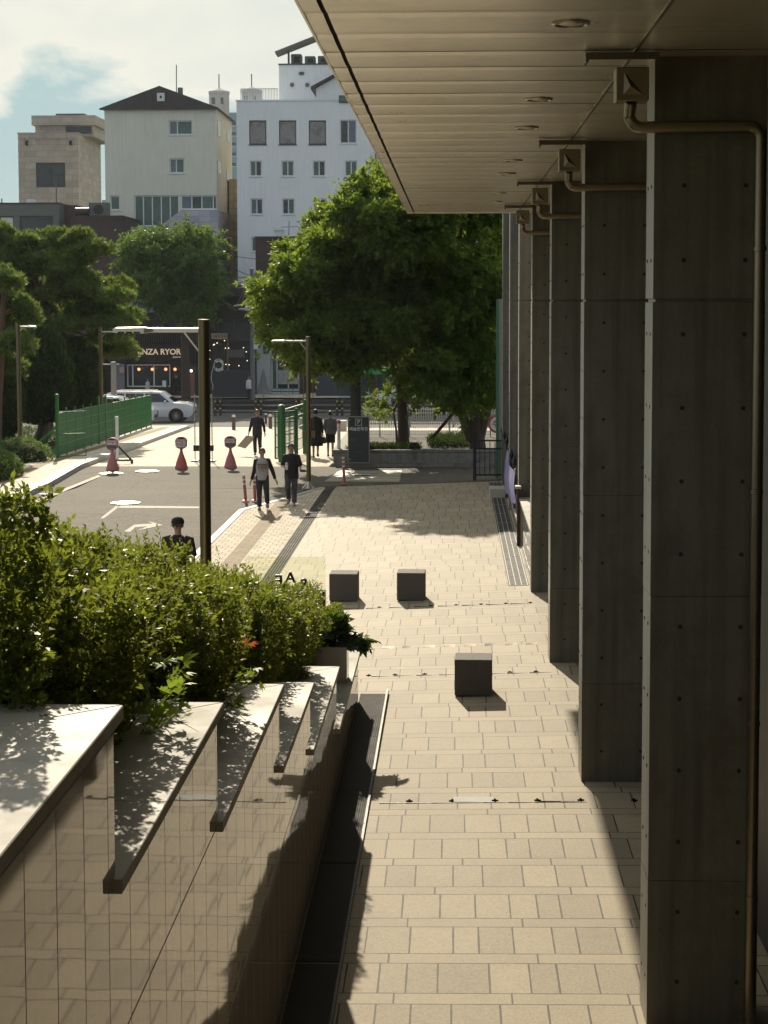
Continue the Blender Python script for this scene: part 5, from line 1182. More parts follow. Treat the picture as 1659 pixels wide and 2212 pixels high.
# ------------------------------------------------------------------ cars
glass_dark = mat("tinted car glass", (.012, .014, .016), .06, spec=.8); tyre_m = mat("tyre rubber", (.015, .015, .015), .8); rim_m = mat("alloy wheel", (.4, .4, .4), .3, .9); lampg_m = mat("headlamp glass", (.5, .5, .5), .1, .3); tail_m = mat("tail lamp", (.3, .02, .015), .2)
carw_m = mat("white car paint", (.62, .64, .66), .25, var=.03, coat=.8); card_m = mat("red car paint", (.30, .02, .02), .25, var=.05, coat=.8)
def car(label, cat, x_front, Y, dr, L, Wd, H, paint, mpv=True, taxi=False, zoff=-.05):
    """dr = +1: nose towards +X. (u = metres back from the nose)"""
    g = gz(0, Y) + zoff; th = thing("parked_car" if False else "car", label, cat, (x_front - dr * L / 2, Y + Wd / 2, g))
    X = lambda u: x_front - dr * u
    if mpv:
        low = [(.05, .42), (.0, .62), (.04, .93), (.28, 1.04), (1.1, 1.13), (L - .25, 1.12), (L - .03, .95), (L, .5), (L - .1, .34), (.2, .28)]
        cab = [(1.0, 1.10), (1.78, H - .05), (2.2, H), (L - .6, H - .01), (L - .22, H - .10), (L - .06, 1.10)]
        win = [(1.3, 1.14), (1.92, H - .12), (L - .75, H - .11), (L - .4, H - .18), (L - .28, 1.14)]
    else:
        low = [(.05, .38), (.0, .55), (.08, .72), (.5, .84), (1.3, .93), (L - .5, .98), (L - .05, .9), (L, .55), (L - .1, .32), (.2, .24)]
        cab = [(1.2, .92), (1.95, H - .05), (2.4, H), (3.2, H - .02), (L - .55, .96)]
        win = [(1.55, .96), (2.05, H - .1), (3.1, H - .1), (L - .95, .98)]
    def shell(mb, poly, w0, tum, belt, n=1):
        a = [(X(u), Y + Wd / 2 - (w0 - tum * max(0, v - belt)), g + v) for u, v in poly]; b = [(X(u), Y + Wd / 2 + (w0 - tum * max(0, v - belt)), g + v) for u, v in poly]
        k = len(poly); mb.add(a + b, [tuple(range(k)), tuple(range(k, 2 * k))[::-1]] + [(i, k + i, k + (i + 1) % k, (i + 1) % k) for i in range(k)]); return mb
    body = shell(MB(), low, Wd / 2, 0, 0)
    bo = body.build("body", paint, th, smooth=True, bevel=.045, seg=2)
    cabo = shell(MB(), cab, Wd / 2 - .05, .28, 1.0).build("cabin", paint, th, smooth=True, bevel=.03, seg=2)
    bt = 1.0
    for sd in (-1, 1):
        mb = MB(); o_ = [(X(u), Y + Wd / 2 + sd * (Wd / 2 - .05 - .28 * max(0, v - bt) + .012), g + v) for u, v in win]; mb.add(o_ + [(p[0], p[1] - sd * .02, p[2]) for p in o_], [tuple(range(len(o_))), tuple(range(len(o_), 2 * len(o_)))[::-1]] + [(i, (i + 1) % len(o_), len(o_) + (i + 1) % len(o_), len(o_) + i) for i in range(len(o_))]); w = mb.build("side_window", glass_dark, th)
        pil = MB()
        for u in ([2.75, 3.85] if mpv else [2.55]):
            v0, v1 = win[0][1], H - .12; pil.add([(X(u - .04), Y + Wd / 2 + sd * (Wd / 2 - .034 - .28 * max(0, v - bt)), g + v) for v in (v0, v1)] + [(X(u + .04), Y + Wd / 2 + sd * (Wd / 2 - .034 - .28 * max(0, v - bt)), g + v) for v in (v1, v0)], [(0, 1, 2, 3)])
        pil.build("pillar", paint, w)
    (u0, v0), (u1, v1) = cab[0], cab[1]; mb = MB(); hw = Wd / 2 - .14
    mb.add([(X(u0 - .012 + .06), Y + Wd / 2 - hw, g + v0 + .05), (X(u0 - .012 + .06), Y + Wd / 2 + hw, g + v0 + .05), (X(u1 - .02), Y + Wd / 2 + hw - .16, g + v1 - .03), (X(u1 - .02), Y + Wd / 2 - hw + .16, g + v1 - .03)], [(0, 1, 2, 3)]); mb.build("windscreen", glass_dark, th)
    wr = .37 if mpv else .33
    for u in (.95, L - 1.0):
        for sd in (-1, 1):
            yc = Y + Wd / 2 + sd * (Wd / 2 - .10); w = thing_child("wheel", th)
            t2 = MB().tube([(X(u), yc - .115, g + wr), (X(u), yc + .115, g + wr)], wr, 24).build("tyre", tyre_m, w, smooth=True)
            mb = MB(); yy = yc + sd * .118; mb.tube([(X(u), yy - sd * .02, g + wr), (X(u), yy, g + wr)], wr * .24, 12)
            for k in range(10): a = k * .6283; mb.bar((X(u), yy - sd * .005, g + wr), (X(u) + wr * .66 * math.cos(a), yy - sd * .005, g + wr + wr * .66 * math.sin(a)), .035, .03)
            mb.lathe([(wr * .62, 0), (wr * .7, 0)], (0, 0, 0), 3) if False else None
            mb.build("rim", rim_m, w)
            ar = MB().tube([(X(u), Y + Wd / 2 + sd * (Wd / 2 - .2), g + wr + .01), (X(u), Y + Wd / 2 + sd * (Wd / 2 + .004), g + wr + .01)], wr + .06, 24); ar.build("wheel_arch", black_m, th)
    for sd in (-1, 1):
        y = Y + Wd / 2 + sd * (Wd / 2 - .32); MB().ball((X(.13), y, g + (.84 if mpv else .68)), .16, .26, .07, 12, 8).build("headlight", lampg_m, th, smooth=True)
        MB().ball((X(L - .05), y, g + .95), .08, .2, .14, 10, 8).build("tail_light", tail_m, th, smooth=True)
        MB().ball((X(1.55), Y + Wd / 2 + sd * (Wd / 2 + .08), g + (1.18 if mpv else 1.0)), .07, .10, .085, 10, 8).build("mirror", paint, th, smooth=True)
        for u in (2.5, 3.6): MB().box(min(X(u), X(u + .16)), max(X(u), X(u + .16)), Y + Wd / 2 + sd * (Wd / 2 + .0) - .012, Y + Wd / 2 + sd * (Wd / 2) + .018, g + .9, g + .93).build("door_handle", paint, th)
    MB().box(min(X(.0), X(.06)) - .012, max(X(0), X(.06)), Y + .45, Y + Wd - .45, g + .45, g + .62).build("grille", black_m, th)
    if mpv:
        for sd in (-1, 1): MB().bar((X(2.2), Y + Wd / 2 + sd * .6, g + H + .03), (X(L - .7), Y + Wd / 2 + sd * .6, g + H + .02), .035).build("roof_rail", rim_m, th)
    if taxi: MB().prism([(-.22, 0), (.22, 0), (.16, .15), (-.16, .15)], lambda u, v, w: (X(2.4) + u, Y + Wd / 2 + w, g + H + v), -.1, .1).build("roof_sign", white_m, th, bevel=.02)
    return th
def thing_child(name, parent):
    o = bpy.data.objects.new(name, None); COL.objects.link(o); o.parent = parent; o.empty_display_size = .1; return o
car("white people carrier on the street in front of the restaurant", "car", PX(418.5, 104), 103.2, 1, 5.1, 1.95, 1.74, carw_m)
car("white car whose nose shows just past the end of the green fence", "car", PX(335, 98), 97.0, 1, 4.6, 1.85, 1.6, carw_m)
car("white taxi with a roof sign, glimpsed behind the tree planter", "car", PX(976, 121), 120, 1, 4.95, 1.85, 1.47, carw_m, mpv=False, taxi=True)
car("white car behind the trunk of the forked tree, cut off by the hoarding", "car", PX(1046, 121), 120, -1, 4.7, 1.85, 1.5, carw_m, mpv=False)
car("dark red car hidden behind the junipers and the green fence", "car", PX(224, 99.5), 99.0, 1, 4.6, 1.85, 1.6, card_m)
# ------------------------------------------------------------------ buildings across the street
def paint(name, col, **k): return mat(name, col, **k)
win_fr = mat("white window frame", (.62, .64, .62), .5); win_dk = mat("dark window frame", (.05, .05, .05), .5)
def panem(name, col, rough=.08): return mat(name, col, .18, var=.5, scale=1.6, spec=.45)
pane_g = panem("green grey curtained pane", (.07, .12, .095)); pane_d = panem("dark pane", (.03, .04, .045)); pane_b = panem("blue grey blind pane", (.12, .13, .17)); pane_s = mat("mottled reflection pane", (.20, .185, .16), .25, var=.7, scale=1.1, spec=.8, spotcol=(.03, .035, .035), spotscale=.8)  # last pane: blotched colour stands in for reflections
def rect(x0, x1, y0, y1, Y):
    a, b = pt(x0, (y0 + y1) / 2, Y), pt(x1, (y0 + y1) / 2, Y); return a.x, b.x, pt((x0 + x1) / 2, y1, Y).z, pt((x0 + x1) / 2, y0, Y).z
def wall_holes(mb, x0, x1, z0, z1, Y, holes, dep=.3, mi=0):
    xs = sorted({x0, x1} | {h[i] for h in holes for i in (0, 1)}); zs = sorted({z0, z1} | {h[i] for h in holes for i in (2, 3)})
    for a, b in zip(xs, xs[1:]):
        for c, d in zip(zs, zs[1:]):
            mx, mz = (a + b) / 2, (c + d) / 2
            if any(h[0] < mx < h[1] and h[2] < mz < h[3] for h in holes): continue
            mb.add([(a, Y, c), (b, Y, c), (b, Y, d), (a, Y, d)], [(0, 1, 2, 3)], mi)
    for a, b, c, d in holes:
        mb.add([(a, Y, c), (b, Y, c), (b, Y, d), (a, Y, d), (a, Y + dep, c), (b, Y + dep, c), (b, Y + dep, d), (a, Y + dep, d)], [(0, 4, 5, 1), (1, 5, 6, 2), (2, 6, 7, 3), (3, 7, 4, 0)], mi)
def window(par, h, Y, fm, panes, sill=True, fw=.09, horiz=0, widths=None):
    x0, x1, z0, z1 = h; n = len(panes); yf = Y + .10; fm_ = MB()
    cuts = [x0 + (x1 - x0) * i / n for i in range(n + 1)] if not widths else [x0 + (x1 - x0) * w for w in widths]
    fm_.box(x0 + .001, x1 - .001, yf, yf + .08, z0 + .001, z0 + fw); fm_.box(x0 + .001, x1 - .001, yf, yf + .08, z1 - fw, z1 - .001)
    for c in cuts:
        a, b = max(x0 + .001, c - fw / 2), min(x1 - .001, c + fw / 2)
        if c == cuts[0]: b = x0 + fw
        if c == cuts[-1]: a = x1 - fw
        fm_.box(a, b, yf + .002, yf + .078, z0 + fw, z1 - fw)
    for i in range(horiz): zz = z0 + (z1 - z0) * (i + 1) / (horiz + 1); fm_.box(x0 + fw, x1 - fw, yf + .004, yf + .076, zz - fw / 2, zz + fw / 2)
    if sill: fm_.box(x0 - .05, x1 + .05, Y - .06, Y + .09, z0 - .07, z0 - .002)
    w = fm_.build("window", fm, par)
    for i, pm in enumerate(panes): MB().box(cuts[i] + fw * .4, cuts[i + 1] - fw * .4, yf + .03 + .012 * (i % 2), yf + .045 + .012 * (i % 2), z0 + fw * .5, z1 - fw * .5).build("pane", pm, w)
    return w
def block(name, label, D, Y, depth, wm, wins=(), zb=None, side=None, cat="building", parapet=None):
    """D = pixel rect of the front face; wins = list of (rect, frame, panes, kwargs)"""
    x0, x1, z0, z1 = rect(*D, Y); z0 = zb if zb is not None else -1.7
    th = thing(name, label, cat, ((x0 + x1) / 2, Y, z0)); mb = MB(); hs = [rect(*w[0], Y) for w in wins]
    wall_holes(mb, x0, x1, z0, z1, Y, hs)
    mb.box(x0 + .001, x1 - .001, Y + .31, Y + depth, z0, z1 - .002)
    mb.add([(x0, Y, z0), (x0, Y, z1), (x0, Y + depth, z1), (x0, Y + depth, z0)], [(0, 1, 2, 3)]); mb.add([(x1, Y, z0), (x1, Y, z1), (x1, Y + depth, z1), (x1, Y + depth, z0)], [(3, 2, 1, 0)]); mb.add([(x0, Y, z1), (x1, Y, z1), (x1, Y + depth, z1), (x0, Y + depth, z1)], [(0, 1, 2, 3)])
    mb.build("wall", wm, th)
    if parapet: MB().box(x0 - .06, x1 + .06, Y - .06, Y + depth + .06, z1 + .002, z1 + .12).build("parapet_cap", parapet, th)
    for h, w in zip(hs, wins): window(th, h, Y, w[1], w[2], **(w[3] if len(w) > 3 else {}))
    return th, x0, x1, z0, z1
K = .49603
c1 = lambda a, b, c, d: (a * K, b * K, c * K, d * K)
def tiles(name, col, w, h, mort=.6): return brickpave_v(name, col, tuple(k * mort for k in col), w, h)
def brickpave_v(name, base, mort, bw, bh, ms=.02, off=.5):
    m, t, out = newmat(name)
    co = t.n('ShaderNodeTexCoord').outputs['Object']; s = t.n('ShaderNodeSeparateXYZ', {0: co})
    v = t.n('ShaderNodeCombineXYZ', {0: t.math('ADD', s.outputs[0], s.outputs[1]), 1: s.outputs[2]}).outputs[0]
    br = t.n('ShaderNodeTexBrick', {'Vector': v, 'Color1': (*[k * .86 for k in base], 1), 'Color2': (*[min(1, k * 1.14) for k in base], 1), 'Mortar': (*mort, 1), 'Scale': 1.0, 'Mortar Size': ms, 'Brick Width': bw, 'Row Height': bh, 'Bias': 0.0}, offset=off).outputs['Color']
    nz = t.n('ShaderNodeTexNoise', {'Vector': co, 'Scale': .8, 'Detail': 7.0}).outputs[0]
    c = t.mix(t.ramp(nz, [(.4, 0), (.75, .45)]), br, tuple(k * .6 for k in base))
    b = t.n('ShaderNodeBsdfPrincipled', {'Base Color': c, 'Roughness': .7}); t.t.links.new(b.outputs[0], out.inputs[0]); return m
tan_m = brickpave_v("tan stone cladding", (.40, .345, .29), (.25, .21, .17), 1.1, .55, .015)
cream_m = mat("cream render", (.66, .64, .54), .85, var=.12, scale=.6, streak=.18)
whit_m = mat("white render", (.77, .78, .775), .85, var=.1, scale=.5, streak=.14)
lav_m = brickpave_v("lavender glazed tile", (.42, .40, .44), (.28, .27, .29), .9, .45, .02, 0)
dbrick_m = brickpave_v("dark brown brick", (.06, .038, .033), (.045, .03, .028), .4, .12, .015)
mbrick_m = brickpave_v("maroon brick", (.10, .06, .058), (.06, .04, .04), .4, .12, .015)
roofd_m = mat("dark metal roof", (.05, .043, .042), .5, .2, streak=.2); gry_m = mat("grey green metal cladding", (.11, .125, .11), .6, var=.15)
btile_m = brickpave_v("beige tile strip", (.50, .40, .25), (.3, .24, .15), .6, .6, .03, 0)
# tan stone building
th, x0, x1, z0, z1 = block("stone_building", "tan stone clad building with a stepped top at the far left", (42, 171, 289, 700), 170, 11, tan_m, [(c1(157, 284, 708, 816), win_dk, [pane_d, pane_d], dict(horiz=1, sill=False))], parapet=tan_m)
u0, u1, v0, v1 = rect(76, 202, 250, 290, 173); mb = MB(); mb.box(u0, u1, 173, 182, z1, v1 - .9); mb.box(u0 - .25, u1 + .25, 172.6, 182.3, v1 - .898, v1); mb.build("upper_storey", tan_m, th)
MB().box(u1 - 2.6, u1 - .2, 172.95, 173.02, z1 + .25, v1 - 1.0).build("dark_opening", pane_d, th)
for i in range(16): MB().box(x0 + .1 + i * (x1 - x0) / 16, x0 + .28 + i * (x1 - x0) / 16, 169.9, 169.99, z1 - .5, z1 - .25).build("dentil", tan_m, th)
for px in (115, 307): q = pt(px * K, 622 * K, 169.8); MB().box(q.x - .1, q.x + .1, 169.7, 169.99, q.z - .2, q.z + .2).build("wall_lamp", black_m, th)
for px in (275, 335): q = pt(px * K, 497 * K, 174); MB().box(q.x - .7, q.x + .7, 174, 175.4, v1, v1 + .3).build("roof_unit", gry_m, th)
# cream building
wb = [(c1(735, 838, 525, 587), win_fr, [pane_b, pane_g], dict(widths=[0, .36, 1])), (c1(738, 803, 690, 754), win_fr, [pane_b, pane_g], dict(widths=[0, .45, 1])), (c1(480, 522, 852, 915), win_fr, [pane_g]), (c1(585, 780, 851, 985), win_fr, [pane_g] * 5, dict(sill=False)), (c1(788, 944, 851, 912), win_fr, [pane_b, pane_d, pane_g, pane_d], dict(widths=[0, .3, .58, .9, 1]))]
th, x0, x1, z0, z1 = block("cream_building", "cream rendered building with a dark gabled roof and small square gable window", (229, 466, 234, 800), 150, 11.5, cream_m, wb)
rg = pt(345, 186, 150); ov = .35
MB().prism([(x0 - ov, z1 + .002), (x1 + ov, z1 + .002), (rg.x, rg.z)], lambda u, v, w: (u, w, v), 149.75, 161.8).build("roof", roofd_m, th)
mb = MB()
for sx in np.linspace(.08, .92, 15):
    px = x0 + (x1 - x0) * sx; zz = z1 + (rg.z - z1) * (1 - abs(px - rg.x) / ((rg.x - x0 + ov) if px < rg.x else (x1 + ov - rg.x))); mb.box(px - .03, px + .03, 149.71, 149.75, z1 + .05, zz)
mb.build("roof_seam", roofd_m, th)
MB().box(x0 - ov, x1 + ov, 149.68, 149.9, z1 - .12, z1 - .002).build("eave_trim", roofd_m, th)
h = rect(*c1(683, 716, 404, 440), 149.6); window(th, h, 149.55, win_fr, [pane_d], sill=False, fw=.22)
P = [pt(x * K, y * K, 149.5) for x, y in ((690, 990), (790, 914), (950, 914))]; MB().prism([(P[0].x, -1.6), (P[0].x, P[0].z), (P[1].x, P[1].z), (x1 + .25, P[2].z), (x1 + .25, -1.6)], lambda u, v, w: (u, w, v), 149.5, 161.9).build("tiled_base", lav_m, th)
for (a, b_, c, d) in ((945, 958, 530, 597), (985, 997, 552, 592), (945, 958, 706, 756), (981, 998, 726, 772)):
    zt, zl = pt(a * K, c * K, 153).z, pt(a * K, d * K, 153).z; ya = 150.8 + (a - 940) * .16; MB().box(x1, x1 + .03, ya, ya + 1.9, zl, zt).build("side_window", pane_d, th)
for px, ty, by in ((768, 282, 415), (785, 382, 420)): q = pt(px * K, by * K, 154); tt = pt(px * K, ty * K, 154); MB().tube([(q.x, 154, q.z - 1), (tt.x, 154, tt.z)], .04 if ty < 300 else .22, 8).build("roof_mast" if ty < 300 else "flue", gry_m, th)
# white building
wc = [(c1(a, b_, 524, 629), win_dk, [pm] if not isinstance(pm, list) else pm, dict(sill=True)) for a, b_, pm in ((1085, 1160, pane_s), (1215, 1290, pane_s), (1345, 1420, pane_s))] + [(c1(1480, 1553, 522, 625), win_fr, [pane_d, pane_b])]
wc += [(c1(a, b_, 700, 768), win_fr, pp) for a, b_, pp in ((1088, 1140, [pane_g, pane_d]), (1226, 1280, [pane_g, pane_g]), (1362, 1417, [pane_g, pane_d]), (1502, 1556, [pane_g, pane_g]))]
wc += [(c1(a, b_, 865, 934), win_fr, pp) for a, b_, pp in ((1091, 1145, [pane_g, pane_d]), (1229, 1283, [pane_d, pane_g]), (1367, 1420, [pane_b, pane_d]), (1508, 1562, [pane_g, pane_d]))]
wc += [(c1(1095, 1118, 1032, 1096), win_fr, [pane_g])]
th, x0, x1, z0, z1 = block("white_building", "tall white rendered building with rows of small windows, partly behind the canopy", (513, 850, 218, 800), 150.5, 14, whit_m, wc, parapet=whit_m)
a, b_, c, d = rect(683, 850, 190, 218, 150.5); pk = pt(768, 143, 150.5)
g_ = [(a, z1 + .13), (a, d), (pk.x, pk.z), (b_, d), (b_, z1 + .13)]
MB().prism(g_, lambda u, v, w: (u, w, v), 150.45, 160).build("gable_wall", whit_m, th)
MB().prism([(a - .4, d - .15), (a - .4, d + .1), (pk.x, pk.z + .25), (b_ + .4, d + .1), (b_ + .4, d - .15), (pk.x, pk.z + .005)], lambda u, v, w: (u, w, v), 150.1, 160.4).build("roof", roofd_m, th)
h = rect(*c1(1476, 1520, 415, 448), 150.4); window(th, h, 150.3, win_dk, [pane_g], sill=False)
a, b_, c, d = rect(*c1(1215, 1450, 282, 437), 157); ph = MB().box(a, b_, 157, 163, z1 - .5, d).build("penthouse", whit_m, th); MB().box(a - .05, b_ + .05, 156.9, 163, d + .002, d + .1).build("coping", roofd_m, ph)
for px, py, r in ((1308, 320, .14), (1318, 320, .14), (1272, 370, .17), (1338, 370, .17)): q = pt(px * K, py * K, 157); MB().tube([(q.x, 156.85, q.z), (q.x, 157.02, q.z)], r, 10).build("vent", gry_m, ph)
for r_ in (c1(1267, 1313, 235, 281), c1(1327, 1372, 244, 281), c1(1384, 1425, 243, 281)):
    a, b_, c, d2 = rect(*r_, 158); u = MB().box(a, b_, 158, 159.2, d + .1, d2).build("rooftop_condenser", gry_m, th, bevel=.05); MB().box(a + .25, b_ - .15, 157.96, 158.0, d + .3, d2 - .2).build("fan_grille", black_m, u)
a_, b2 = pt(1203 * K, 237 * K, 158), pt(1390 * K, 163 * K, 158); MB().bar((a_.x, 158, a_.z), (b2.x, 158, b2.z), 1.8, .28).build("canopy_roof", gry_m, th); q = pt(1257 * K, 240 * K, 158); MB().box(q.x - .08, q.x + .08, 157.9, 158.1, d + .1, pt(1257 * K, 214 * K, 158).z).build("canopy_post", gry_m, th)
mb = MB(); a, b_ = PX(1055 * K, 151), PX(1215 * K, 151); zt = pt(560, 388 * K, 151).z
for i in range(25): x = a + (b_ - a) * i / 24; mb.box(x - .025, x + .025, 151, 151.05, z1 + .1, zt)
mb.box(a, b_, 150.99, 151.06, zt, zt + .06); mb.build("roof_railing", win_fr, th)
MB().tube([(PX(820, 150.4), 150.3, z1 - 9), (PX(812, 150.4), 150.3, z1 - 4)], .06, 6).build("rain_pipe", gry_m, th)
# distant towers and narrow facades
pink_m = mat("haze faded tower render", (.52, .48, .46), .9)  # distance haze is mixed into this pale wall colour
for px, ty, by, sy, lb in ((954, 399, 700, 322, "pale round apartment tower with a spire, left of its twin far behind"), (1096, 393, 700, 322, "pale round apartment tower with a spire seen through the white roof railing")):
    q = pt(px * K, ty * K, 600); r = 44 * K * 600 / F; th = thing("apartment_tower", lb, "tower", (q.x, 600, -2), 'distant apartment towers'); zt = q.z + 2
    MB().lathe([(r, 0), (r, zt - 1), (r * 1.04, zt - .9), (r * 1.04, zt), (r * .3, zt + 1.0), (.05, zt + 1.1)], (q.x, 600, -2), 24).build("shaft", pink_m, th)
    MB().tube([(q.x, 600, q.z), (q.x, 600, pt(px * K, sy * K, 600).z)], .18, 6).build("spire", gry_m, th)
    for dx in (-.45, .35): MB().box(q.x + r * dx - .6, q.x + r * dx + .6, 600 - r * .96, 600 - r * .7, q.z - 4.2, q.z - 2.2).build("window", pane_d, th)
block("glass_building", "narrow strip of a pale blue glass building between the cream and white ones", (496, 516, 243, 700), 300, 20, mat("pale blue cladding", (.28, .38, .42), .4, var=.2), [((499, 511, 262 + 22 * i, 272 + 22 * i), win_fr, [pane_b]) for i in range(5)])
block("tile_building", "narrow beige tiled facade squeezed between the cream and white buildings", (496, 516, 387, 700), 158, 8, btile_m)
block("blue_building", "low pale blue building glimpsed between the tan and cream ones", (222, 232, 432, 700), 240, 10, mat("pale blue render", (.3, .4, .45), .7))
# low buildings
th, x0, x1, z0, z1 = block("metal_clad_building", "low grey green metal clad building at the left with dark openings", (-60, 130, 441, 800), 144, 9, gry_m, [(c1(-60, 60, 942, 1010), win_dk, [pane_g, mat("white banner cloth", (.6, .6, .58), .8)]), (c1(86, 232, 940, 1020), win_dk, [pane_d])], parapet=roofd_m)
q = pt(22, 425, 146); 
for px, h_ in ((4, 15), (122, 48)): q = pt(px, 441, 146); MB().tube([(q.x, 146, z1), (q.x, 146, z1 + h_ * 146 / F)], .05, 6).build("roof_mast", gry_m, th)
MB().box(PX(60, 146), PX(76, 146), 146, 147, z1, z1 + .5).build("roof_unit", win_fr, th)
block("brick_building", "maroon brick side building between the metal clad block and the dark brick one", (131, 168, 443, 800), 146, 9, mbrick_m)
th, x0, x1, z0, z1 = block("brick_building", "dark brown brick building with ducts on its flat roof behind the pines", (156, 266, 469, 800), 141, 8, dbrick_m, [(c1(392, 424, 995, 1100), win_dk, [pane_d])], parapet=roofd_m)
q = pt(179, 463, 142); MB().tube([(q.x - .55, 142, z1 + .45), (q.x + .5, 142, z1 + .45)], .33, 12).build("roof_duct", roofd_m, th)
q = pt(213, 460, 142); u = MB().box(q.x - .75, q.x + .75, 142, 142.8, z1 + .12, z1 + 1.15).build("condenser", gry_m, th); MB().tube([(q.x, 141.94, z1 + .62), (q.x, 142.02, z1 + .62)], .38, 16).build("fan_grille", black_m, u)
b0 = rect(282, 306, 490, 520, 140); MB().box(b0[0], b0[1], 140, 142, b0[2] - 6, b0[3]).build("stair_head", gry_m, th)
# restaurant
rdark_m = mat("charcoal cladding", (.028, .028, .028), .6, var=.25, streak=.2)
th, x0, x1, z0, z1 = block("restaurant", "dark restaurant front with pale lettering and round orange lamps inside", (222, 432, 600, 852), 134, 8, rdark_m, [((274, 368, 787, 836), win_fr, [pane_d, pane_d, pane_d], dict(widths=[0, .13, .62, 1], sill=False)), ((371, 392, 797, 848), win_dk, [pane_d], dict(sill=False))], zb=-1.55)
s = rect(268, 424, 744, 783, 133.8); sg = MB().box(s[0], s[1], 133.75, 133.99, s[2], s[3]).build("sign_board", mat("black sign board", (.014, .013, .012), .6), th)
letter_m = mat("warm lit lettering", (.75, .58, .38), .5, emit=.35)
q = pt(342, 760.5, 133.7)
text_mb("GINZA RYORI", .58, (q.x, 133.74, q.z), .02, bold=.012, xscale=.98).build("lettering", letter_m, sg)
q = pt(388, 771, 133.7); text_mb("Japanese bar", .20, (q.x, 133.74, q.z), .01).build("lettering", letter_m, sg)
mb = MB()
for i in range(34):
    xx = PX(262 + i * 4.9, 133.9)
    mb.box(xx, xx + .05, 133.8, 133.95, s[3] + .15, pt(300, 722, 134).z)
mb.build("slat_screen", mat("weathered slats", (.10, .095, .085), .7), th)
a = rect(276, 334, 647, 675, 133.9); MB().box(a[0], a[1], 133.7, 133.98, a[2], a[3]).build("grey_panel", mat("pale grey panel", (.24, .26, .27), .6), th)
a = rect(250, 270, 786, 850, 133.9); MB().box(a[0], a[1], 133.6, 133.98, -1.4, a[3]).build("pale_pier", mat("pale grey render", (.2, .2, .21), .8), th)
a = rect(258, 268, 793, 806, 133.5); pn = MB().box(a[0], a[1], 133.5, 133.59, a[2], a[3]).build("poster", mat("pink poster", (.45, .3, .27), .6), th)
orb_m = mat("orange glowing globe", (1, .36, .12), .5, emit=1.6)
for px in (301, 330, 359, 379): q = pt(px, 797.5, 133.6); r_ = MB().ball((q.x, 133.4, q.z), .11, nu=12, nv=8).build("globe_lamp", orb_m, th, smooth=True); MB().tube([(q.x, 133.4, q.z + .1), (q.x, 133.4, q.z + .5)], .012, 5).build("cord", black_m, r_)
q = pt(413, 801, 133.6); MB().ball((q.x, 133.6, q.z), .10).build("globe_lamp", mat("white glowing globe", (1, .85, .6), .5, emit=2.5), th, smooth=True)
a = rect(405, 420, 805, 850, 133.9); MB().box(a[0], a[1], 133.9, 133.99, -1.4, a[3]).build("doorway_poster", mat("warm interior panel", (.22, .11, .06), .7), th)
th = thing("menu_board", "framed white menu sheet on a stand outside the restaurant window", "menu board", (PX(355, 132.6), 132.6, -1.43))
a = rect(351, 359, 822, 836, 132.6); MB().box(a[0], a[1], 132.55, 132.6, a[2], a[3]).build("sheet", white_m, th); MB().box(a[0] - .05, a[1] + .1, 132.61, 132.7, -1.43, a[3] + .05).build("stand", black_m, th)
# hair salon
th, x0, x1, z0, z1 = block("hair_salon", "shop with a white hair sign, half hidden by the pines", (140, 222, 765, 852), 133, 6, mat("shaded shop wall", (.05, .045, .045), .7), [((176, 190, 800, 848), win_dk, [pane_d])], zb=-1.5)
a = rect(165, 212, 770, 792, 132.6); sg = MB().box(a[0], a[1], 132.5, 132.98, a[2], a[3]).build("sign_board", mat("white sign sheet", (.55, .57, .6), .5), th)
q = pt(183, 779, 132.4); text_mb("Hair", .36, (q.x - .15, 132.49, q.z), .01, bold=.012).build("lettering", redp_m, sg); text_mb("데이", .32, (q.x + .55, 132.49, q.z), .01, bold=.01).build("lettering", dn_m if 'dn_m' in globals() else black_m, sg)
a = rect(193, 210, 800, 845, 132.6); MB().box(a[0], a[1], 132.5, 132.9, -1.42, a[3]).build("menu_column", mat("grey printed column", (.16, .17, .2), .6, var=.5, scale=6), th)
# dark bar
th, x0, x1, z0, z1 = block("bar_building", "dark bar front hung with tiny string lights behind a low wall", (432, 553, 618, 852), 135.5, 8, rdark_m, [((470, 540, 690, 735), win_dk, [pane_d, pane_d]), ((462, 486, 742, 800), win_dk, [pane_d])], zb=-1.55)
mb = MB(); q0, q1 = PX(440, 135), PX(552, 135); zt = pt(500, 640, 135).z
mb.prism([(q0, zt)] + [(q0 + (q1 - q0) * (.25 + .6 * i / 8), zt + .95 * math.sin(math.pi * (.2 + .6 * i / 8))) for i in range(9)] + [(q1, zt)], lambda u, v, w: (u, w, v), 134.2, 135.49); mb.build("awning", roofd_m, th)
a = rect(457, 491, 720, 732.5, 134.9); sg = MB().box(a[0], a[1], 134.7, 135.1, a[2], a[3]).build("sign_board", mat("cream sign board", (.38, .31, .2), .6, emit=.0), th)
q = pt(476, 726.3, 134.6); text_mb("숙수도담", .26, (q.x, 134.69, q.z), .01, bold=.006).build("lettering", mat("brown lettering", (.12, .07, .04), .6), sg)
MB().box(PX(489, 134.8), PX(491.5, 134.8), 134.8, 135.0, -1.4, a[2]).build("sign_post", mat("timber post", (.16, .13, .09), .7), th)
a = rect(493, 528, 755, 772, 134.9); bn = MB().box(a[0], a[1], 134.85, 134.9, a[2], a[3]).build("banner_sheet", mat("grey sheet", (.10, .10, .095), .8), th)
a = rect(457, 536, 801, 852, 131.5); tagset(MB().box(a[0], a[1], 131.5, 132.0, -1.45, a[3]).build("low_wall", mat("dark slate wall", (.04, .043, .047), .7, var=.3), bevel=.02), "low dark slate wall in front of the bar", "wall")
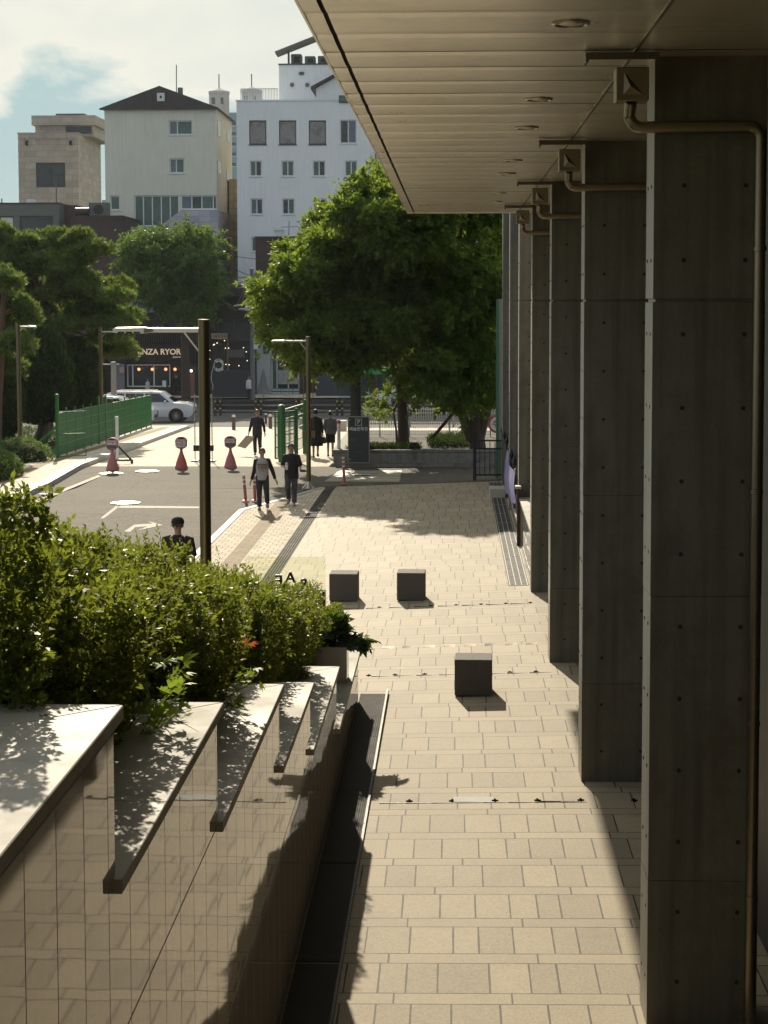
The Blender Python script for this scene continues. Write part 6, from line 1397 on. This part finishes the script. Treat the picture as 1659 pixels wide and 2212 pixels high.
u = thing("air_conditioner", "white air conditioner unit with a loop of pale hose on the dark low wall", "air conditioner", (PX(473, 131.7), 131.7, a[3])); r_ = rect(466, 481, 779, 801, 131.6)
MB().box(r_[0], r_[1], 131.6, 131.95, a[3] + .005, r_[3]).build("case", win_fr, u, bevel=.03); cq = pt(472, 789, 131.5); MB().tube([(cq.x, 131.58, cq.z), (cq.x, 131.62, cq.z)], .24, 16).build("fan_grille", black_m, u)
MB().tube([(cq.x + .38 * math.cos(t_) * (.8 if i < 20 else 1), 131.4, cq.z + .45 * math.sin(t_)) for i, t_ in enumerate(np.linspace(.5, 8.5, 28))] + [tuple(pt(x, y, 131.4)) for x, y in ((457, 808), (456, 820), (460, 832), (459, 842))], .022, 6).build("hose", white_m, u, smooth=True)
th = thing("string_lights", "strings of tiny warm bulbs in front of the dark bar", "string lights", (PX(490, 134), 134, 0))
bulb_m = mat("warm bulb", (1, .8, .5), .5, emit=1.6); pts_ = [(453, 776), (463, 744), (469, 741), (485, 736), (487, 752), (494, 752), (526, 751), (532, 760), (534, 779), (495, 788), (488, 787), (516, 790), (453, 757), (461, 745)]
for px, py in pts_: q = pt(px, py, 134.2); MB().ball((q.x, 134.2, q.z), .04, nu=8, nv=6).build("bulb", bulb_m, th)
mb = MB()
for ch_ in (((453, 757), (463, 744), (485, 736), (526, 751), (532, 760), (534, 779)), ((453, 776), (469, 741), (487, 752), (494, 752)), ((488, 787), (495, 788), (516, 790))): mb.tube([tuple(pt(x, y, 134.21)) for x, y in ch_], .012, 4)
mb.build("wire", black_m, th)
# brick and white corner shop
th, x0, x1, z0, z1 = block("corner_shop", "brown brick shop with a white ground floor pier and lettered window", (553, 655, 514, 852), 136, 9, dbrick_m, [((586, 647, 776, 850), win_fr, [pane_g, pane_d, pane_d], dict(sill=False, widths=[0, .2, .6, 1])), ((580, 640, 600, 650), win_dk, [pane_d, pane_d])], zb=-1.5, parapet=roofd_m)
a = rect(555, 585, 735, 852, 135.8); wp = MB().box(a[0], a[1], 135.6, 135.99, -1.4, a[3]).build("white_pier", mat("white shop render", (.34, .35, .36), .8), th)
a2 = rect(585, 650, 735, 775, 135.8); MB().box(a2[0] + .01, a2[1], 135.7, 135.99, a2[2], a2[3] - .01).build("white_lintel", MATS["white shop render"], th)
a = rect(569, 575, 748, 764, 135.5); MB().box(a[0], a[1], 135.5, 135.59, a[2], a[3]).build("wall_lamp", black_m, th)
a = rect(586, 647, 839, 854, 135.4); vp = MB().box(a[0], a[1], 135.35, 135.5, -1.4, a[3]).build("teal_panel", mat("teal window panel", (.06, .12, .14), .5), th)
for i, zz in enumerate((842.5, 849.5)): q = pt(616, zz, 135.3); text_mb("VAPIUM KONKUK UNIV", .20, (q.x, 135.34, q.z), .008, bold=.006, xscale=.96).build("lettering", win_fr, vp)
a = rect(600, 646, 800, 830, 135.8); MB().box(a[0], a[1], 135.98, 136.05, a[2], a[3]).build("window_poster", mat("pale poster collage", (.3, .3, .3), .6, var=.8, scale=3), th)
a = rect(549.5, 556, 590, 660, 135.6); tagset(MB().box(a[0], a[1], 135.3, 135.8, a[2], a[3]).build("vertical_sign", mat("olive sign", (.20, .20, .05), .6)), "narrow olive vertical sign fixed on the brown brick shop corner", "sign")
th = thing("parasol", "closed grey canvas parasol standing by the white pier of the corner shop", "parasol", (PX(569, 132.5), 132.5, -1.43)); q0, q1 = pt(569, 797, 132.5), pt(584, 853, 132.5); rr_ = q1.x - q0.x; z_ = q0.z + 1.43
MB().lathe([(rr_, .25), (rr_ * .96, .28), (rr_ * .55, z_ * .5), (.06, z_ - .02), (.01, z_)], (q0.x, 132.5, -1.43), 8, 1, .5).build("canvas", mat("grey blue canvas", (.20, .20, .21), .9, var=.2, streak=.3), th); MB().tube([(q0.x, 132.5, -1.43), (q0.x, 132.5, q0.z)], .04, 6).build("pole", wire_m, th)
# right hand shops behind the trees
th, x0, x1, z0, z1 = block("cafe_building", "dark timber and brick cafe front behind the tree planter", (656, 1180, 560, 852), 138, 9, dbrick_m, [((690, 745, 690, 740), win_dk, [pane_d, pane_d]), ((820, 900, 690, 740), win_dk, [pane_d, pane_d, pane_g]), ((940, 1030, 690, 740), win_dk, [pane_g, pane_d, pane_d]), ((812, 870, 790, 848), win_dk, [pane_d, pane_d], dict(sill=False)), ((900, 1000, 785, 848), win_fr, [pane_d, pane_g, pane_d], dict(sill=False))], zb=-1.5, parapet=roofd_m)
a = rect(690, 1120, 745, 775, 137.8); MB().box(a[0], a[1], 137.6, 137.99, a[2], a[3]).build("fascia_board", mat("dark timber fascia", (.07, .05, .035), .7), th)
a = rect(682, 802, 803, 852, 133.5); tagset(MB().box(a[0], a[1], 133.5, 133.9, -1.45, a[3]).build("low_wall", mat("blue grey shutter wall", (.045, .05, .065), .6, streak=.3), bevel=.02), "blue grey low wall in front of the cafe, left of the tall black post", "wall")
u = thing("air_conditioner", "white boxed air conditioner fixed on the cafe front under the leaves", "air conditioner", (PX(741, 137.4), 137.4, 0)); r_ = rect(727, 756, 767, 791, 137.3)
MB().box(r_[0], r_[1], 137.2, 137.59, r_[2], r_[3]).build("case", win_fr, u, bevel=.03); MB().tube([((r_[0] + r_[1]) / 2 - .15, 137.17, (r_[2] + r_[3]) / 2), ((r_[0] + r_[1]) / 2 - .15, 137.21, (r_[2] + r_[3]) / 2)], .3, 16).build("fan_grille", black_m, u)
gcv, t, out = newmat("green parasol canvas"); dfs = t.n('ShaderNodeBsdfDiffuse', {0: (.03, .36, .16, 1)}); tl = t.n('ShaderNodeBsdfTranslucent', {0: (.05, .6, .26, 1)}); t.t.links.new(t.n('ShaderNodeMixShader', {0: .6, 1: dfs.outputs[0], 2: tl.outputs[0]}).outputs[0], out.inputs[0])
for (x0, x1, yt, yb), lb in (((742, 850, 772, 802), "bright green parasol outside the cafe, left of the two"), ((880, 950, 780, 803), "bright green parasol outside the cafe mostly hidden by the forked tree")):
    A, B_, T_ = pt(x0, yb, 131), pt(x1, yb, 131), pt((x0 + x1) / 2, yt, 131); cx = (A.x + B_.x) / 2; r = (B_.x - A.x) / 2
    th = thing("parasol", lb, "parasol", (cx, 131.6, -1.43), 'green cafe parasols'); mb = MB(); cs = [(cx + sx * r, 131.6 + sy * r * .9, A.z) for sx, sy in ((-1, -1), (1, -1), (1, 1), (-1, 1))]; ap = (cx, 131.6, T_.z)
    mb.add(cs + [ap] + [(p[0], p[1], p[2] - .18) for p in cs], [(0, 1, 4), (1, 2, 4), (2, 3, 4), (3, 0, 4), (0, 5, 6, 1), (1, 6, 7, 2), (2, 7, 8, 3), (3, 8, 5, 0)]); mb.build("canopy", gcv, th)
    MB().tube([(cx, 131.6, -1.43), (cx, 131.6, T_.z)], .04, 8).build("pole", wire_m, th)
# ------------------------------------------------------------------ street furniture across the street
rail_m = mat("dark street rail", (.04, .042, .04), .45, .4); yel_m = mat("yellow reflector", (.6, .4, .05), .4)
YR = 112.6; g = gz(0, 112) - .05; th = thing("guard_rail", "dark street guard rail with yellow reflectors along the roadway", "guard rail", (PX(600, YR), YR, g))
for py0, py1 in ((864, 873), (876, 885), (889, 892)):
    zt, zl = pt(600, py0, YR).z, pt(600, py1, YR).z; MB().box(PX(458, YR), PX(1100, YR), YR - .04, YR + .04, zl, zt).build("beam", rail_m, th, bevel=.02)
for px in (469, 557, 645, 733, 821, 909, 997):
    mb = MB(); dots = MB()
    for dx in (-.16, .16):
        x = PX(px, YR) + dx; zt = pt(px, 862, YR).z; mb.lathe([(.075, 0), (.075, zt - g), (.05, zt - g + .08), (.01, zt - g + .1)], (x, YR - .11, g), 12)
        for zz in (zt - .18, zt - .62): dots.box(x - .05, x + .05, YR - .2, YR - .18, zz, zz + .09)
    r_ = mb.build("post", rail_m, th); dots.build("reflector", yel_m, r_)
YF2 = 97.2; g = gz(0, 97) - .05; th = thing("picket_fence", "low grey picket fence along the street behind the tree planter", "fence", (PX(930, YF2), YF2, g)); zt = pt(930, 880, YF2).z
mb = MB(); x = PX(786, YF2)
while x < 6: mb.box(x - .018, x + .018, YF2 - .01, YF2 + .01, g + .1, zt); x += .12
for zz in (g + .18, zt - .12): mb.box(PX(786, YF2), 6, YF2 - .02, YF2 + .02, zz, zz + .05)
mb.build("pickets", wire_m, th)
for i in range(5): x = PX(790, YF2) + 2.3 * i; MB().box(x - .05, x + .05, YF2 - .05, YF2 + .05, g, zt + .08).build("post", wire_m, th)
# utility pole, concrete pole, cables
upm = mat("weathered grey pole", (.16, .165, .16), .8, var=.2); YU = 129.5; g = -1.56
q = pt(544, 580, YU); th = thing("utility_pole", "grey utility pole with a lamp arm and small transformer box beside the bar", "utility pole", (q.x, YU, g))
MB().lathe([(.19, 0), (.13, q.z - g), (.01, q.z - g + .05)], (q.x, YU, g), 14).build("pole", upm, th, smooth=True)
for py, l in ((597, 1.3), (617, 1.0)): z = pt(544, py, YU).z; MB().bar((q.x - l, YU - .2, z - .15), (q.x + l, YU - .2, z + .1), .09).build("crossarm", wire_m, th)
e = pt(505, 661, YU); s_ = pt(540, 655, YU); MB().tube([tuple(s_), tuple(e)], .06, 8).build("lamp_arm", win_fr, th); MB().ball((e.x + .75, YU, e.z - .22), .45, .2, .09, 12, 6).build("lamp_head", win_fr, th)
for px in (512, 521): a = pt(px, 658, YU); b_ = pt(541, 596, YU); MB().bar(tuple(a), tuple(b_), .03).build("stay_rod", wire_m, th)
a = rect(530, 540, 660, 671, YU - .4); MB().box(a[0], a[1], YU - .5, YU - .15, a[2], a[3]).build("transformer_box", win_fr, th)
MB().box(q.x + .12, q.x + .5, YU - .3, YU - .2, pt(544, 754, YU).z, pt(544, 737, YU).z).build("notice_plate", win_fr, th)
YC = 101; q = pt(245, 783, YC); g = gz(-18, YC) + .05; th = thing("concrete_pole", "pale concrete pole behind the far end of the green fence", "pole", (q.x, YC, g)); MB().lathe([(.17, 0), (.14, q.z - g), (.16, q.z - g + .02), (.01, q.z - g + .05)], (q.x, YC, g), 14).build("pole", mat("pale concrete pole", (.33, .30, .25), .8, streak=.2), th, smooth=True)
MB().bar((q.x - .6, YC - .15, q.z - .1), (q.x + .35, YC - .15, q.z - .1), .06).build("crossbar", wire_m, th)
def cable(label, a, b, sag, r=.022):
    A, B_ = Vector(a), Vector(b); th = MB().tube([A.lerp(B_, i / 14) - Vector((0, 0, sag * 4 * (i / 14) * (1 - i / 14))) for i in range(15)], r, 5).build("cable", black_m); return tagset(th, label, "cable", 'overhead cables')
cable("thin overhead cable crossing in front of the white building towards the utility pole", pt(330, 478, 130), pt(544, 597, 129.4), .3)
cable("overhead cable sagging above the bar roof to the left of the utility pole", pt(440, 612, 131), pt(543, 600, 129.4), .35)
cable("overhead cable from the utility pole to the brown brick shop", pt(546, 600, 129.4), pt(640, 545, 135), .3)
cable("slack overhead cable over the dark bar front", pt(452, 690, 130), pt(541, 664, 129.4), .5)
cable("long cable running above the street tree to the cream building", pt(275, 468, 140), pt(560, 560, 131), .6)
q = pt(600, 506, 137); th = thing("rooftop_lantern", "small white rooftop equipment hut on the brown brick shop", "equipment hut", (q.x, 138, pt(600, 513, 137).z)); zz = th.location.z + .1
MB().box(q.x - .35, q.x + .35, 138, 138.6, zz, zz + .45).build("case", win_fr, th); MB().prism([(-.45, .45), (.45, .45), (.35, .55), (-.5, .72)], lambda u, v, w: (q.x + u, 138.3 + w, zz + v), -.4, .4).build("lid", win_fr, th); MB().tube([(q.x + .7, 138.2, zz), (q.x + .75, 138.2, zz + 1.2)], .04, 6).build("mast", wire_m, th); MB().bar((q.x + .1, 138.2, zz + .7), (q.x + 1.4, 138.2, zz + .75), .06).build("mast_arm", wire_m, th)

# ------------------------------------------------------------------ thin summer haze over the far street
hz, t, out = newmat("thin summer haze")
pv = t.n('ShaderNodeVolumePrincipled', {'Color': (.93, .95, 1.0, 1), 'Density': .00011, 'Anisotropy': .25})
t.t.links.new(pv.outputs[0], out.inputs['Volume'])
MB().box(-950, 950, -80, 1550, -3.5, 75).build("haze", hz, kind='stuff')
